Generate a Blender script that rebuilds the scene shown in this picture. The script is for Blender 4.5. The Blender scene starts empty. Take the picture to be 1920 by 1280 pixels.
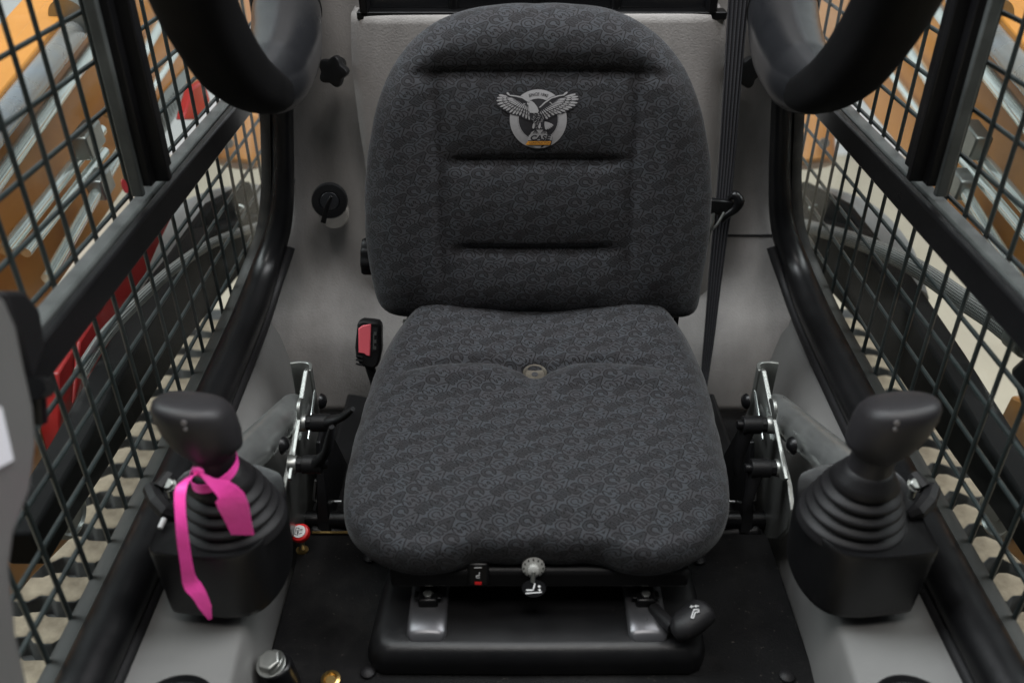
import bpy, bmesh, math, random
import numpy as np
from mathutils import Vector, Matrix
random.seed(7)
scene = bpy.context.scene
C = scene.collection
# ------------------------------------------------------------------ camera
F = 1650.0; PIT = math.radians(33.0); CAM = Vector((-0.033, 0.0, 2.0))
cd = bpy.data.cameras.new('camera'); cam = bpy.data.objects.new('camera', cd); C.objects.link(cam)
cam.location = CAM; cam.rotation_euler = (math.radians(90) - PIT, 0, 0)
cd.sensor_width = 36; cd.lens = 36 * F / 1920; cd.clip_start = 0.02; cd.clip_end = 100
cd.dof.use_dof = True; cd.dof.focus_distance = 1.27; cd.dof.aperture_fstop = 3.0
scene.camera = cam
# ------------------------------------------------------------------ world and lamps
w = bpy.data.worlds.new('World'); scene.world = w; w.use_nodes = True
w.node_tree.nodes['Background'].inputs[0].default_value = (0.80, 0.86, 0.95, 1)
w.node_tree.nodes['Background'].inputs[1].default_value = 0.06
def area(name, loc, target, sx, sy, power, col=(1, 1, 1)):
    l = bpy.data.lights.new(name, 'AREA'); l.shape = 'RECTANGLE'; l.size = sx; l.size_y = sy
    l.energy = power; l.color = col
    o = bpy.data.objects.new(name, l); C.objects.link(o); o.location = loc
    d = Vector(target) - Vector(loc); o.rotation_euler = d.to_track_quat('-Z', 'Y').to_euler()
    return o
area('ceiling_lamp_left', (-3.0, 1.3, 4.6), (-1.1, 1.5, 0.9), 1.4, 5.0, 350, (0.93, 0.97, 1.0))
area('ceiling_lamp_right', (3.0, 1.3, 4.6), (1.1, 1.5, 0.9), 1.4, 5.0, 290, (0.97, 0.98, 1.0))
area('ceiling_lamp_front', (0.0, -0.2, 4.4), (0.0, 1.1, 1.2), 1.6, 0.8, 50, (1.0, 0.97, 0.94))
scene.view_settings.view_transform = 'Standard'; scene.view_settings.look = 'None'
scene.view_settings.exposure = 0.0; scene.view_settings.gamma = 1.0

# ------------------------------------------------------------------ picture point -> place on a real plane
cP, sP = math.cos(PIT), math.sin(PIT)
def ray(u, v):
    r = (u - 960) / F; up = -(v - 640) / F
    return Vector((r, cP + up * sP, -sP + up * cP))
def at(u, v, x=None, y=None, z=None, t=None):
    d = ray(u, v)
    if t is None:
        if x is not None: t = (x - CAM.x) / d.x
        elif y is not None: t = (y - CAM.y) / d.y
        else: t = (z - CAM.z) / d.z
    return CAM + d * t
def at_plane(u, v, O, N):
    d = ray(u, v); return CAM + d * ((O - CAM).dot(N) / d.dot(N))

# ------------------------------------------------------------------ materials
def nt(m):
    m.use_nodes = True; t = m.node_tree; t.nodes.clear()
    o = t.nodes.new('ShaderNodeOutputMaterial'); b = t.nodes.new('ShaderNodeBsdfPrincipled')
    t.links.new(b.outputs[0], o.inputs[0]); return t, b
def ramp(t, a, b, p0=0.3, p1=0.7):
    r = t.nodes.new('ShaderNodeValToRGB'); r.color_ramp.elements[0].position = p0; r.color_ramp.elements[1].position = p1
    r.color_ramp.elements[0].color = (*a, 1); r.color_ramp.elements[1].color = (*b, 1); return r
def noise(t, scale, detail=4, rough=0.6, coord='Object', sc=None):
    tc = t.nodes.new('ShaderNodeTexCoord'); n = t.nodes.new('ShaderNodeTexNoise')
    n.inputs['Scale'].default_value = scale; n.inputs['Detail'].default_value = detail; n.inputs['Roughness'].default_value = rough
    if sc:
        mp = t.nodes.new('ShaderNodeMapping'); mp.inputs['Scale'].default_value = sc
        t.links.new(tc.outputs[coord], mp.inputs[0]); t.links.new(mp.outputs[0], n.inputs['Vector'])
    else: t.links.new(tc.outputs[coord], n.inputs['Vector'])
    return n
def mat(name, col, rough=0.5, metal=0.0, var=0.12, vs=9, bump=0.0, bs=300, rvar=0.08, spec=0.5, col2=None, sc=None, coat=0, p0=.3, p1=.7, sheen=0, dust=0):
    m = bpy.data.materials.new(name); t, b = nt(m)
    n = noise(t, vs, 5, 0.62, sc=sc)
    c2 = col2 or tuple(min(1, c * (1 + var)) for c in col); c1 = col if col2 else tuple(c * (1 - var) for c in col)
    r = ramp(t, c1, c2, p0, p1); t.links.new(n.outputs[0], r.inputs[0])
    if dust:                                    # grey specks and faint smears of dust
        nd = noise(t, 230, 2, .5); rd = ramp(t, (0, 0, 0), (1, 1, 1), .70, .76); t.links.new(nd.outputs[0], rd.inputs[0])
        ne = noise(t, 7, 6, .75); re_ = ramp(t, (0, 0, 0), (.22, .22, .22), .5, .8); t.links.new(ne.outputs[0], re_.inputs[0])
        ad = t.nodes.new('ShaderNodeMath'); ad.operation = 'MAXIMUM'; t.links.new(rd.outputs[0], ad.inputs[0]); t.links.new(re_.outputs[0], ad.inputs[1])
        ml = t.nodes.new('ShaderNodeMath'); ml.operation = 'MULTIPLY'; ml.inputs[1].default_value = dust; t.links.new(ad.outputs[0], ml.inputs[0])
        md = t.nodes.new('ShaderNodeMix'); md.data_type = 'RGBA'; t.links.new(ml.outputs[0], md.inputs[0]); t.links.new(r.outputs[0], md.inputs[6]); md.inputs[7].default_value = (.16, .145, .125, 1)
        t.links.new(md.outputs[2], b.inputs['Base Color'])
    else: t.links.new(r.outputs[0], b.inputs['Base Color'])
    n2 = noise(t, vs * 2.7, 3, 0.6, sc=sc); mr = t.nodes.new('ShaderNodeMapRange')
    mr.inputs['To Min'].default_value = max(0.02, rough - rvar); mr.inputs['To Max'].default_value = min(1, rough + rvar)
    t.links.new(n2.outputs[0], mr.inputs[0]); t.links.new(mr.outputs[0], b.inputs['Roughness'])
    b.inputs['Metallic'].default_value = metal; b.inputs['Specular IOR Level'].default_value = spec
    if coat: b.inputs['Coat Weight'].default_value = coat; b.inputs['Coat Roughness'].default_value = 0.12
    if sheen: b.inputs['Sheen Weight'].default_value = sheen; b.inputs['Sheen Roughness'].default_value = 0.5
    if bump:
        nb = noise(t, bs, 3, 0.7); bp = t.nodes.new('ShaderNodeBump'); bp.inputs['Strength'].default_value = bump
        bp.inputs['Distance'].default_value = 0.001
        t.links.new(nb.outputs[0], bp.inputs['Height']); t.links.new(bp.outputs[0], b.inputs['Normal'])
    return m

FOAM = mat('grey_foam', (0.19, 0.179, 0.171), 0.78, col2=(0.37, 0.352, 0.338), vs=6, bump=1.0, bs=300, sc=(1, 1, .35), sheen=.15, dust=.0)
PANELG = mat('grey_paint', (0.120, 0.119, 0.115), 0.42, var=0.09, vs=6, bump=0.25, bs=700)
BLACK = mat('black_plastic', (0.0065, 0.0065, 0.007), 0.42, var=.2, spec=.22, bump=0.25, bs=900)
BLACKR = mat('black_rubber', (0.0085, 0.0082, 0.009), 0.5, var=.2, spec=.25, bump=0.3, bs=500, dust=.07)
BLACKP = mat('black_paint', (0.0045, 0.0045, 0.005), 0.33, spec=.3, var=.3, bump=0.12, bs=200, rvar=.12)
GRIP = mat('grip_rubber', (0.015, 0.014, 0.0155), 0.48, spec=.4, dust=.05, var=.15, bump=0.15, bs=900)
PLATE = mat('black_floor_mat', (0.0055, 0.0055, 0.0058), 0.62, spec=.12, var=.3, bump=0.7, bs=380, vs=14, dust=.30)
HOUS = mat('moulded_black', (0.005, 0.005, 0.0055), 0.36, var=.2, bump=0.3, bs=800, spec=.4, dust=.08)
PADM = mat('pad_foam', (0.0032, 0.0032, 0.0035), 0.7, spec=.12, var=.2, bump=.5, bs=400)
GREYDK = mat('dark_plastic_gloss', (0.010, 0.0105, 0.012), 0.24, spec=.9, var=.12, bump=0.12, bs=700)
RAILM = mat('grey_rail_paint', (0.08, 0.08, 0.085), 0.3, metal=.5, var=.15)
FRAMEG = mat('grey_lit_frame', (0.060, 0.066, 0.064), 0.36, var=.35, vs=18, bump=.2, bs=250, rvar=.14)  # grey puts the light reflected off the black sash into its colour
SEAL = mat('dusty_seal', (0.012, 0.012, 0.011), 0.55, col2=(0.040, 0.037, 0.032), vs=30, sc=(1, .3, 1), p0=.45, p1=.8)
ZINC = mat('zinc_plate', (0.30, 0.31, 0.295), 0.38, metal=.9, var=.12, vs=30, rvar=.08, bump=.05, bs=300)
ZINCD = mat('dark_zinc', (0.30, 0.31, 0.305), 0.34, metal=.8, var=.18, vs=16, rvar=.18, bump=.2, bs=160)
CHROME = mat('plated_pipe', (0.80, 0.87, 0.85), 0.17, metal=.8, var=.14, vs=14, rvar=.08, sc=(1, .3, 1))
CYLM = mat('blue_cylinder', (0.36, 0.42, 0.50), 0.28, metal=.7, var=.3, vs=7, col2=(0.46, 0.42, 0.36), rvar=.1)
ORANGE = mat('orange_paint', (0.44, 0.185, 0.035), 0.4, var=.14, vs=5, bump=.15, bs=80, coat=.2)
REDP = mat('red_paint', (0.33, 0.018, 0.018), 0.36, var=.2, vs=10)
REDK = mat('red_plastic', (0.55, 0.012, 0.014), 0.35, var=.08)
REDB = mat('red_button', (0.92, 0.15, 0.19), 0.38, var=.06)
PINK = mat('pink_tape', (1.0, 0.075, 0.44), 0.42, var=.06, vs=40, bump=.8, bs=90)
WHITE = mat('white_print', (0.62, 0.62, 0.62), 0.5, var=.05)
LABELW = mat('white_label', (0.66, 0.66, 0.70), 0.5, var=.04)
DECALG = mat('grey_decal', (0.20, 0.23, 0.23), 0.4, var=.06)
DECALB = mat('black_print', (0.015, 0.015, 0.017), 0.6, var=.1)
DUST = mat('dusty_lug', (0.17, 0.135, 0.095), 0.9, col2=(0.36, 0.30, 0.22), vs=24, bump=1.0, bs=90)
TRACKR = mat('track_rubber', (0.030, 0.031, 0.032), 0.75, col2=(0.085, 0.083, 0.075), vs=22, bump=.7, bs=120, p0=.4, p1=.8)
CONC = mat('concrete', (0.40, 0.35, 0.275), 0.75, col2=(0.50, 0.445, 0.35), vs=2.2, bump=.4, bs=60)
WALLM = mat('pale_wall', (0.62, 0.64, 0.66), 0.8, var=.05, vs=1.0)
BRASS = mat('brass', (0.50, 0.33, 0.12), 0.3, metal=1, var=.15)
BEIGE = mat('translucent_tank', (0.22, 0.205, 0.185), 0.45, var=.12, vs=60)
GREYW = mat('grey_thread', (0.27, 0.265, 0.27), 0.8, var=.08, vs=200)
EMBK = mat('black_thread', (0.011, 0.010, 0.013), 0.8, var=.2, vs=200)
EMOR = mat('orange_thread', (0.62, 0.27, 0.03), 0.75, var=.08, vs=200)
def strap_mat():
    m = bpy.data.materials.new('belt_webbing'); t, b = nt(m)
    uv = t.nodes.new('ShaderNodeUVMap'); sp = t.nodes.new('ShaderNodeSeparateXYZ'); t.links.new(uv.outputs[0], sp.inputs[0])
    def mm(op, a, bb=None):
        n = t.nodes.new('ShaderNodeMath'); n.operation = op
        for i, q in enumerate((a, bb)):
            if q is None: continue
            if isinstance(q, (int, float)): n.inputs[i].default_value = q
            else: t.links.new(q, n.inputs[i])
        return n.outputs[0]
    s = mm('SINE', mm('MULTIPLY', sp.outputs[0], 31.4)); k = mm('GREATER_THAN', s, 0.55)
    s2 = mm('SINE', mm('MULTIPLY', sp.outputs[1], 2600)); k2 = mm('GREATER_THAN', s2, -0.2); kk = mm('MULTIPLY', k, k2)
    mx = t.nodes.new('ShaderNodeMix'); mx.data_type = 'RGBA'; t.links.new(kk, mx.inputs[0])
    mx.inputs[6].default_value = (0.013, 0.013, 0.016, 1); mx.inputs[7].default_value = (0.07, 0.068, 0.075, 1)
    t.links.new(mx.outputs[2], b.inputs['Base Color']); b.inputs['Roughness'].default_value = 0.6
    bp = t.nodes.new('ShaderNodeBump'); bp.inputs['Strength'].default_value = .5; bp.inputs['Distance'].default_value = .001
    t.links.new(s, bp.inputs['Height']); t.links.new(bp.outputs[0], b.inputs['Normal'])
    return m
STRAP = strap_mat()
def braid_mat():
    m = bpy.data.materials.new('braided_sleeve'); t, b = nt(m)
    uv = t.nodes.new('ShaderNodeUVMap'); ch = t.nodes.new('ShaderNodeTexVoronoi'); ch.inputs['Scale'].default_value = 260
    ch.inputs['Randomness'].default_value = 0.1
    t.links.new(uv.outputs[0], ch.inputs['Vector']); r = ramp(t, (0.26, 0.26, 0.25), (0.012, 0.012, 0.012), 0.28, 0.42)
    t.links.new(ch.outputs['Distance'], r.inputs[0]); t.links.new(r.outputs[0], b.inputs['Base Color']); b.inputs['Roughness'].default_value = .6
    return m
BRAID = braid_mat()
def glass_mat(tint=(0.93, 0.955, 0.945)):
    m = bpy.data.materials.new('tinted_glass'); m.use_nodes = True; t = m.node_tree; t.nodes.clear()
    o = t.nodes.new('ShaderNodeOutputMaterial'); mx = t.nodes.new('ShaderNodeMixShader'); tr = t.nodes.new('ShaderNodeBsdfTransparent')
    gl = t.nodes.new('ShaderNodeBsdfGlossy'); lw = t.nodes.new('ShaderNodeLayerWeight'); pw = t.nodes.new('ShaderNodeMath'); pw.operation = 'POWER'; pw.inputs[1].default_value = 4.0
    fr = t.nodes.new('ShaderNodeMath'); fr.operation = 'MULTIPLY_ADD'; fr.inputs[1].default_value = .16; fr.inputs[2].default_value = .010
    t.links.new(lw.outputs['Facing'], pw.inputs[0]); t.links.new(pw.outputs[0], fr.inputs[0])
    tr.inputs[0].default_value = (*tint, 1); gl.inputs['Roughness'].default_value = 0.03; gl.inputs[0].default_value = (.8, .8, .8, 1)
    t.links.new(fr.outputs[0], mx.inputs[0]); t.links.new(tr.outputs[0], mx.inputs[1]); t.links.new(gl.outputs[0], mx.inputs[2])
    t.links.new(mx.outputs[0], o.inputs[0]); return m
GLASS = glass_mat()

def fabric_mat():
    """charcoal cloth with a jacquard of C A S E letters, outlined and filled by turns"""
    m = bpy.data.materials.new('letter_fabric'); t, b = nt(m)
    def mm(op, *a):
        n = t.nodes.new('ShaderNodeMath'); n.operation = op
        for i, q in enumerate(a):
            if isinstance(q, (int, float)): n.inputs[i].default_value = q
            else: t.links.new(q, n.inputs[i])
        return n.outputs[0]
    add = lambda a, b_: mm('ADD', a, b_); sub = lambda a, b_: mm('SUBTRACT', a, b_); mul = lambda a, b_: mm('MULTIPLY', a, b_)
    mn = lambda a, b_: mm('MINIMUM', a, b_); mx_ = lambda a, b_: mm('MAXIMUM', a, b_); ab = lambda a: mm('ABSOLUTE', a)
    def ln(a, b_): return mm('SQRT', add(mul(a, a), mul(b_, b_)))
    uv = t.nodes.new('ShaderNodeUVMap')
    wob = t.nodes.new('ShaderNodeTexNoise'); wob.inputs['Scale'].default_value = 260; wob.inputs['Detail'].default_value = 1
    t.links.new(uv.outputs[0], wob.inputs['Vector'])
    sp = t.nodes.new('ShaderNodeSeparateXYZ'); t.links.new(uv.outputs[0], sp.inputs[0])
    sw = t.nodes.new('ShaderNodeSeparateColor'); t.links.new(wob.outputs['Color'], sw.inputs[0])
    U = add(sp.outputs[0], mul(sub(sw.outputs[0], .5), .0018)); V = add(sp.outputs[1], mul(sub(sw.outputs[1], .5), .0018))
    # rows run down to the right; the letters' uprights lean the other way, so each cell is a slanted one
    c, s = .872, -.489
    ru = add(mul(U, c), mul(V, s)); rv = add(mul(U, -s), mul(V, c))
    PU, PV = 0.0173, 0.0158
    gv = mul(rv, 1 / PV); j = mm('FLOOR', gv); fv = sub(sub(gv, j), .5)
    odd = mm('FLOORED_MODULO', j, 2)
    bb_ = mul(fv, PV / .947)
    aa_ = sub(ru, mul(bb_, .32))
    gu = add(sub(mul(aa_, 1 / PU), mul(odd, 1.667)), mul(j, .0375)); i = mm('FLOOR', gu); fu = sub(sub(gu, i), .5)
    x = mul(fu, .95); y = mul(fv, PV / .947 / PU * .98)
    k = mm('FLOORED_MODULO', i, 4)
    style = mm('FLOORED_MODULO', add(i, j), 2)
    w_ = 0.112
    # C
    dC = mx_(ab(sub(ln(x, mul(y, 1.02)), .335)), add(mn(sub(x, .08), sub(.10, ab(y))), w_))
    # A
    ax = ab(x); ex, ey = .33, -.36; qx, qy = 0.03, .33
    dx_, dy_ = ex - qx, ey - qy; L2 = dx_ * dx_ + dy_ * dy_
    px_, py_ = sub(ax, qx), sub(y, qy)
    h = mm('DIVIDE', add(mul(px_, dx_), mul(py_, dy_)), L2)
    h = mn(mx_(h, 0), 1)
    dA = ln(sub(px_, mul(h, dx_)), sub(py_, mul(h, dy_)))
    def seg(cx, cy, hx, hy): return ln(mx_(sub(ab(sub(x, cx)), hx), 0), mx_(sub(ab(sub(y, cy)), hy), 0))
    dA = mn(dA, seg(0, -.16, .17, 0))
    # S
    sg = sub(mul(mm('GREATER_THAN', y, 0), 2), 1); xs, ys = mul(x, sg), mul(y, sg)
    dS = mx_(ab(sub(ln(mul(xs, .62), sub(ys, .175)), .178)), add(mn(sub(xs, 0.05), sub(.16, ys)), w_))
    # E
    dE = mn(mn(seg(-.27, 0, 0, .33), seg(.0, .33, .27, 0)), mn(seg(0, 0, .22, 0), seg(.0, -.33, .27, 0)))
    def eq(v_, q): return mm('COMPARE', v_, q, .4)
    d = add(add(mul(dC, eq(k, 0)), mul(dA, eq(k, 1))), add(mul(dS, eq(k, 2)), mul(dE, eq(k, 3))))
    line = mm('LESS_THAN', ab(sub(d, w_)), 0.032)
    fill = mul(mm('LESS_THAN', d, w_), style)
    wv = mm('GREATER_THAN', mm('SINE', mul(add(sp.outputs[0], sp.outputs[1]), 4200)), -0.25)
    fill = mul(fill, add(mul(wv, .34), .38))
    # leave letters a clean gap at cell borders
    edge = mm('LESS_THAN', mx_(ab(fu), ab(fv)), .497)
    dark = mul(mx_(line, mul(fill, .9)), edge)
    big = t.nodes.new('ShaderNodeTexNoise'); big.inputs['Scale'].default_value = 55; big.inputs['Detail'].default_value = 3
    t.links.new(uv.outputs[0], big.inputs['Vector'])
    base = ramp(t, (0.031, 0.031, 0.0345), (0.034, 0.037, 0.042), .42, .6); t.links.new(big.outputs[0], base.inputs[0])
    # weave speckle
    wn = t.nodes.new('ShaderNodeTexNoise'); wn.inputs['Scale'].default_value = 1500; wn.inputs['Detail'].default_value = 1
    t.links.new(uv.outputs[0], wn.inputs['Vector'])
    hs = t.nodes.new('ShaderNodeHueSaturation'); t.links.new(base.outputs[0], hs.inputs['Color'])
    t.links.new(add(.55, mul(wn.outputs[0], .9)), hs.inputs['Value'])
    mx = t.nodes.new('ShaderNodeMix'); mx.data_type = 'RGBA'; t.links.new(dark, mx.inputs[0])
    t.links.new(hs.outputs[0], mx.inputs[6]); mx.inputs[7].default_value = (0.0055, 0.0047, 0.0050, 1)
    t.links.new(mx.outputs[2], b.inputs['Base Color']); b.inputs['Roughness'].default_value = .85
    b.inputs['Specular IOR Level'].default_value = .25
    b.inputs['Sheen Weight'].default_value = .12; b.inputs['Sheen Roughness'].default_value = .4
    bp = t.nodes.new('ShaderNodeBump'); bp.inputs['Strength'].default_value = .5; bp.inputs['Distance'].default_value = .0006
    hh = add(mul(wn.outputs[0], .8), mul(dark, -.8)); t.links.new(hh, bp.inputs['Height']); t.links.new(bp.outputs[0], b.inputs['Normal'])
    return m
FABRIC = fabric_mat()

# ------------------------------------------------------------------ object helpers
def thing(name, label, cat, loc=(0, 0, 0), group=None):
    o = bpy.data.objects.new(name, None); C.objects.link(o); o.location = loc; o.empty_display_size = .05
    o['label'] = label; o['category'] = cat
    if group: o['group'] = group
    return o
def tag(o, label=None, cat=None, group=None, kind=None):
    for k_, v_ in (('label', label), ('category', cat), ('group', group), ('kind', kind)):
        if v_: o[k_] = v_
    return o
def obj(name, bm, m, parent=None, bevel=0, seg=2, smooth=True, ang=40, recalc=True):
    if recalc: bmesh.ops.recalc_face_normals(bm, faces=bm.faces)
    me = bpy.data.meshes.new(name); bm.to_mesh(me); bm.free()
    for mm_ in (m if isinstance(m, (list, tuple)) else [m]): me.materials.append(mm_)
    if smooth:
        for p in me.polygons: p.use_smooth = True
        try: me.set_sharp_from_angle(angle=math.radians(ang))
        except Exception: pass
    o = bpy.data.objects.new(name, me); C.objects.link(o)
    if bevel:
        b = o.modifiers.new('bevel', 'BEVEL'); b.width = bevel; b.segments = seg; b.limit_method = 'ANGLE'; b.angle_limit = math.radians(35)
        b.harden_normals = False
    if parent:
        o.parent = parent; o.matrix_parent_inverse = parent_world(parent).inverted()
    return o
def parent_world(p):
    M = Matrix.LocRotScale(p.location, p.rotation_euler, p.scale)
    return parent_world(p.parent) @ p.matrix_parent_inverse @ M if p.parent else M
def NB(): return bmesh.new()
def face(bm, pts, mi=0):
    f = bm.faces.new([bm.verts.new(p) for p in pts]); f.material_index = mi; return f
def box(bm, c, s, rot=None):
    M = Matrix.Translation(Vector(c)) @ (rot.to_4x4() if rot else Matrix()) @ Matrix.Diagonal((*s, 1))
    bmesh.ops.create_cube(bm, size=1, matrix=M); return bm
def hexa(bm, lo, hi):
    """8-corner solid: lo and hi are loops of n points"""
    a = [bm.verts.new(p) for p in lo]; b = [bm.verts.new(p) for p in hi]; n = len(a)
    bm.faces.new(a[::-1]); bm.faces.new(b)
    for i in range(n): bm.faces.new((a[i], a[(i + 1) % n], b[(i + 1) % n], b[i]))
    return bm
def prism(bm, pts, off):
    off = Vector(off); return hexa(bm, [Vector(p) for p in pts], [Vector(p) + off for p in pts])
def smooth_path(P, n=8, closed=False):
    P = [Vector(p) for p in P]; out = []
    N = len(P)
    rng = range(N) if closed else range(N - 1)
    for i in rng:
        p0 = P[(i - 1) % N] if closed or i > 0 else P[0] * 2 - P[1]
        p1 = P[i]; p2 = P[(i + 1) % N]
        p3 = P[(i + 2) % N] if closed or i + 2 < N else P[-1] * 2 - P[-2]
        for k in range(n):
            s = k / n
            out.append(0.5 * ((2 * p1) + (p2 - p0) * s + (2 * p0 - 5 * p1 + 4 * p2 - p3) * s * s + (3 * p1 - p0 - 3 * p2 + p3) * s ** 3))
    if not closed: out.append(P[-1])
    return out
def tube(bm, path, rad, n=14, up=(0, 0, 1), prof=None, cap=True, closed=False):
    """sweep a round (or given) profile along path; rad a number, list or (rx,ry) pairs"""
    path = [Vector(p) for p in path]; rings = []; Np = len(path)
    if isinstance(rad, (int, float)): rad = [rad] * Np
    if len(rad) != Np: rad = list(np.interp(np.linspace(0, 1, Np), np.linspace(0, 1, len(rad)), rad))
    if prof is None: prof = [(math.cos(2 * math.pi * k / n), math.sin(2 * math.pi * k / n)) for k in range(n)]
    n = len(prof); uvl = bm.loops.layers.uv.verify(); acc = 0; accs = []
    sd = None
    for i, p in enumerate(path):
        if closed: tg = path[(i + 1) % Np] - path[i - 1]
        else: tg = path[min(i + 1, Np - 1)] - path[max(i - 1, 0)]
        tg.normalize()
        if sd is None:
            sd = tg.cross(Vector(up))
            if sd.length < .05: sd = tg.cross(Vector((1, 0, 0)))
        else: sd = sd - tg * sd.dot(tg)
        sd.normalize(); u2 = sd.cross(tg)
        if i: acc += (p - path[i - 1]).length
        accs.append(acc)
        rings.append([bm.verts.new(p + sd * (a * rad[i]) + u2 * (b * rad[i])) for a, b in prof])
    for i in range(Np if closed else Np - 1):
        A, B = rings[i], rings[(i + 1) % Np]
        for k in range(n):
            f = bm.faces.new((A[k], A[(k + 1) % n], B[(k + 1) % n], B[k]))
            per = 2 * math.pi * rad[0]
            us = (k / n * per, (k + 1) / n * per, (k + 1) / n * per, k / n * per)
            vs = (accs[i], accs[i], accs[(i + 1) % Np], accs[(i + 1) % Np])
            for lp, a, b in zip(f.loops, us, vs): lp[uvl].uv = (a, b)
    if cap and not closed:
        bm.faces.new(rings[0][::-1]); bm.faces.new(rings[-1])
    return bm
def lathe(bm, prof, M=None, n=32, sx=1, sy=1):
    """prof: (r,z) pairs"""
    M = M or Matrix(); rings = []
    for r, z in prof:
        rings.append([bm.verts.new(M @ Vector((r * sx * math.cos(2 * math.pi * k / n), r * sy * math.sin(2 * math.pi * k / n), z))) for k in range(n)])
    for A, B in zip(rings, rings[1:]):
        for k in range(n): bm.faces.new((A[k], A[(k + 1) % n], B[(k + 1) % n], B[k]))
    bm.faces.new(rings[0][::-1]); bm.faces.new(rings[-1]); return bm
def axis_m(o, d, up=(0, 0, 1)):
    """frame with local z along d"""
    z = Vector(d).normalized(); x = Vector(up).cross(z)
    if x.length < .01: x = Vector((1, 0, 0)).cross(z)
    x.normalize(); y = z.cross(x)
    M = Matrix((x, y, z)).transposed().to_4x4(); M.translation = Vector(o); return M
def cyl(bm, a, b, r, n=24, r2=None):
    a, b = Vector(a), Vector(b); L = (b - a).length
    return lathe(bm, [(r, 0), (r2 or r, L)], axis_m(a, b - a), n)
def hexhead(bm, o, d, r, h):
    M = axis_m(o, d); lathe(bm, [(r * 1.25, 0), (r * 1.25, h * .2)], M, 24)
    return lathe(bm, [(r, h * .2), (r, h * .9), (r * .86, h)], M, 6)
def sm(e0, e1, x):
    t_ = np.clip((x - e0) / (e1 - e0), 0, 1); return t_ * t_ * (3 - 2 * t_)
def flip(p): return Vector((-p[0], p[1], p[2]))
def text_polys(s, size, shear=0.0, bold=0.0, spacing=1.0):
    cu = bpy.data.curves.new('txt', 'FONT'); cu.body = s; cu.size = size; cu.align_x = 'CENTER'; cu.align_y = 'CENTER'
    cu.shear = shear; cu.offset = bold; cu.resolution_u = 3; cu.space_character = spacing
    o = bpy.data.objects.new('txt', cu); C.objects.link(o)
    bpy.context.view_layer.update()
    me = bpy.data.meshes.new_from_object(o.evaluated_get(bpy.context.evaluated_depsgraph_get()))
    vs = [(v.co.x, v.co.y) for v in me.vertices]; fs = [tuple(p.vertices) for p in me.polygons]
    bpy.data.objects.remove(o); bpy.data.curves.remove(cu); bpy.data.meshes.remove(me)
    return vs, fs

# ================================================================== SETTING
bm = NB(); box(bm, (0, 6, -0.05), (40, 40, 0.1)); tag(obj('ground', bm, CONC), kind='structure')
bm = NB(); box(bm, (0, 5.3, 3), (30, .2, 8)); tag(obj('wall_back', bm, WALLM, smooth=False), kind='structure')

# ================================================================== CAB: rear wall
rw = thing('cab_rear_panel', 'grey foam covered rear cab wall behind the black seat, curving out at its foot', 'cab panel', (0, 1.45, 1.0))
prof = [(1.515, 1.98), (1.505, 1.80), (1.495, 1.66), (1.478, 1.45), (1.462, 1.33), (1.447, 1.27), (1.430, 1.225), (1.402, 1.180), (1.372, 1.142), (1.350, 1.105), (1.335, 1.05), (1.328, .98)]
pp = smooth_path([(0, a, b) for a, b in prof], 5)
xs = np.linspace(-1, 1, 70)
bm = NB(); grid = []
for x in xs:
    col = []
    for p in pp:
        # the wall swells forward towards the sides above the ledge
        X_ = x * (.50 - .078 * sm(1.17, 1.36, p.z))
        q = sm(.30, .5, abs(X_)) * .05
        y = p.y - q * sm(1.1, 1.3, p.z)
        col.append(bm.verts.new((X_, y, p.z)))
    grid.append(col)
for a, b in zip(grid, grid[1:]):
    for k in range(len(a) - 1): bm.faces.new((a[k], b[k], b[k + 1], a[k + 1]))
o = obj('wall_lining', bm, FOAM, rw, recalc=False)
so = o.modifiers.new('s', 'SOLIDIFY'); so.thickness = .02; so.offset = 1
# raised middle panel
def panel_pts():
    L = [(655, 34), (657, 120), (668, 220), (684, 330), (690, 420), (700, 620)]
    R = [(1362, 30), (1366, 120), (1364, 240), (1356, 330), (1345, 420), (1330, 620)]
    return L, R
L, R = panel_pts()
bm = NB(); rows = []
Lp = smooth_path([at(u, v, y=1.395 + .03 * (1 - v / 640)) for u, v in L], 6); Rp = smooth_path([at(u, v, y=1.395 + .03 * (1 - v / 640)) for u, v in R], 6)
nx = 40
for a, b in zip(Lp, Rp):
    r_ = []
    for k in range(nx + 1):
        s = k / nx; p = a.lerp(b, s); e = min(s, 1 - s) * nx
        bul = -.016 * (1 - math.exp(-e / 1.6)) if e > 0 else 0
        r_.append(Vector((p.x, p.y + .016 + bul, p.z)))
    rows.append(r_)
ring = lambda pts: [bm.verts.new(p) for p in pts]
top0 = [Vector((p.x, p.y + .10, p.z - .002)) for p in rows[0]]
top1 = [Vector((p.x, p.y + .008, p.z + .003)) for p in rows[0]]
allr = [ring(top0), ring(top1)] + [ring(r_) for r_ in rows]
allr = [[bm.verts.new(Vector((q[0].co.x - .002, q[0].co.y + .09, q[0].co.z)))] + q + [bm.verts.new(Vector((q[-1].co.x + .002, q[-1].co.y + .09, q[-1].co.z)))] for q in allr]
for a, b in zip(allr, allr[1:]):
    for k in range(len(a) - 1): bm.faces.new((a[k], a[k + 1], b[k + 1], b[k]))
obj('raised_panel', bm, FOAM, rw, ang=80)
def on_wall(u, v, off=0.0):
    y = 1.42
    for _ in range(12):
        p = at(u, v, y=y); yy = float(np.interp(-p.z, [-b for a, b in prof], [a for a, b in prof]))
        y = yy - sm(.30, .5, abs(p.x)) * .05 * sm(1.1, 1.3, p.z)
    return at(u, v, y=float(y) - off)
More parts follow.
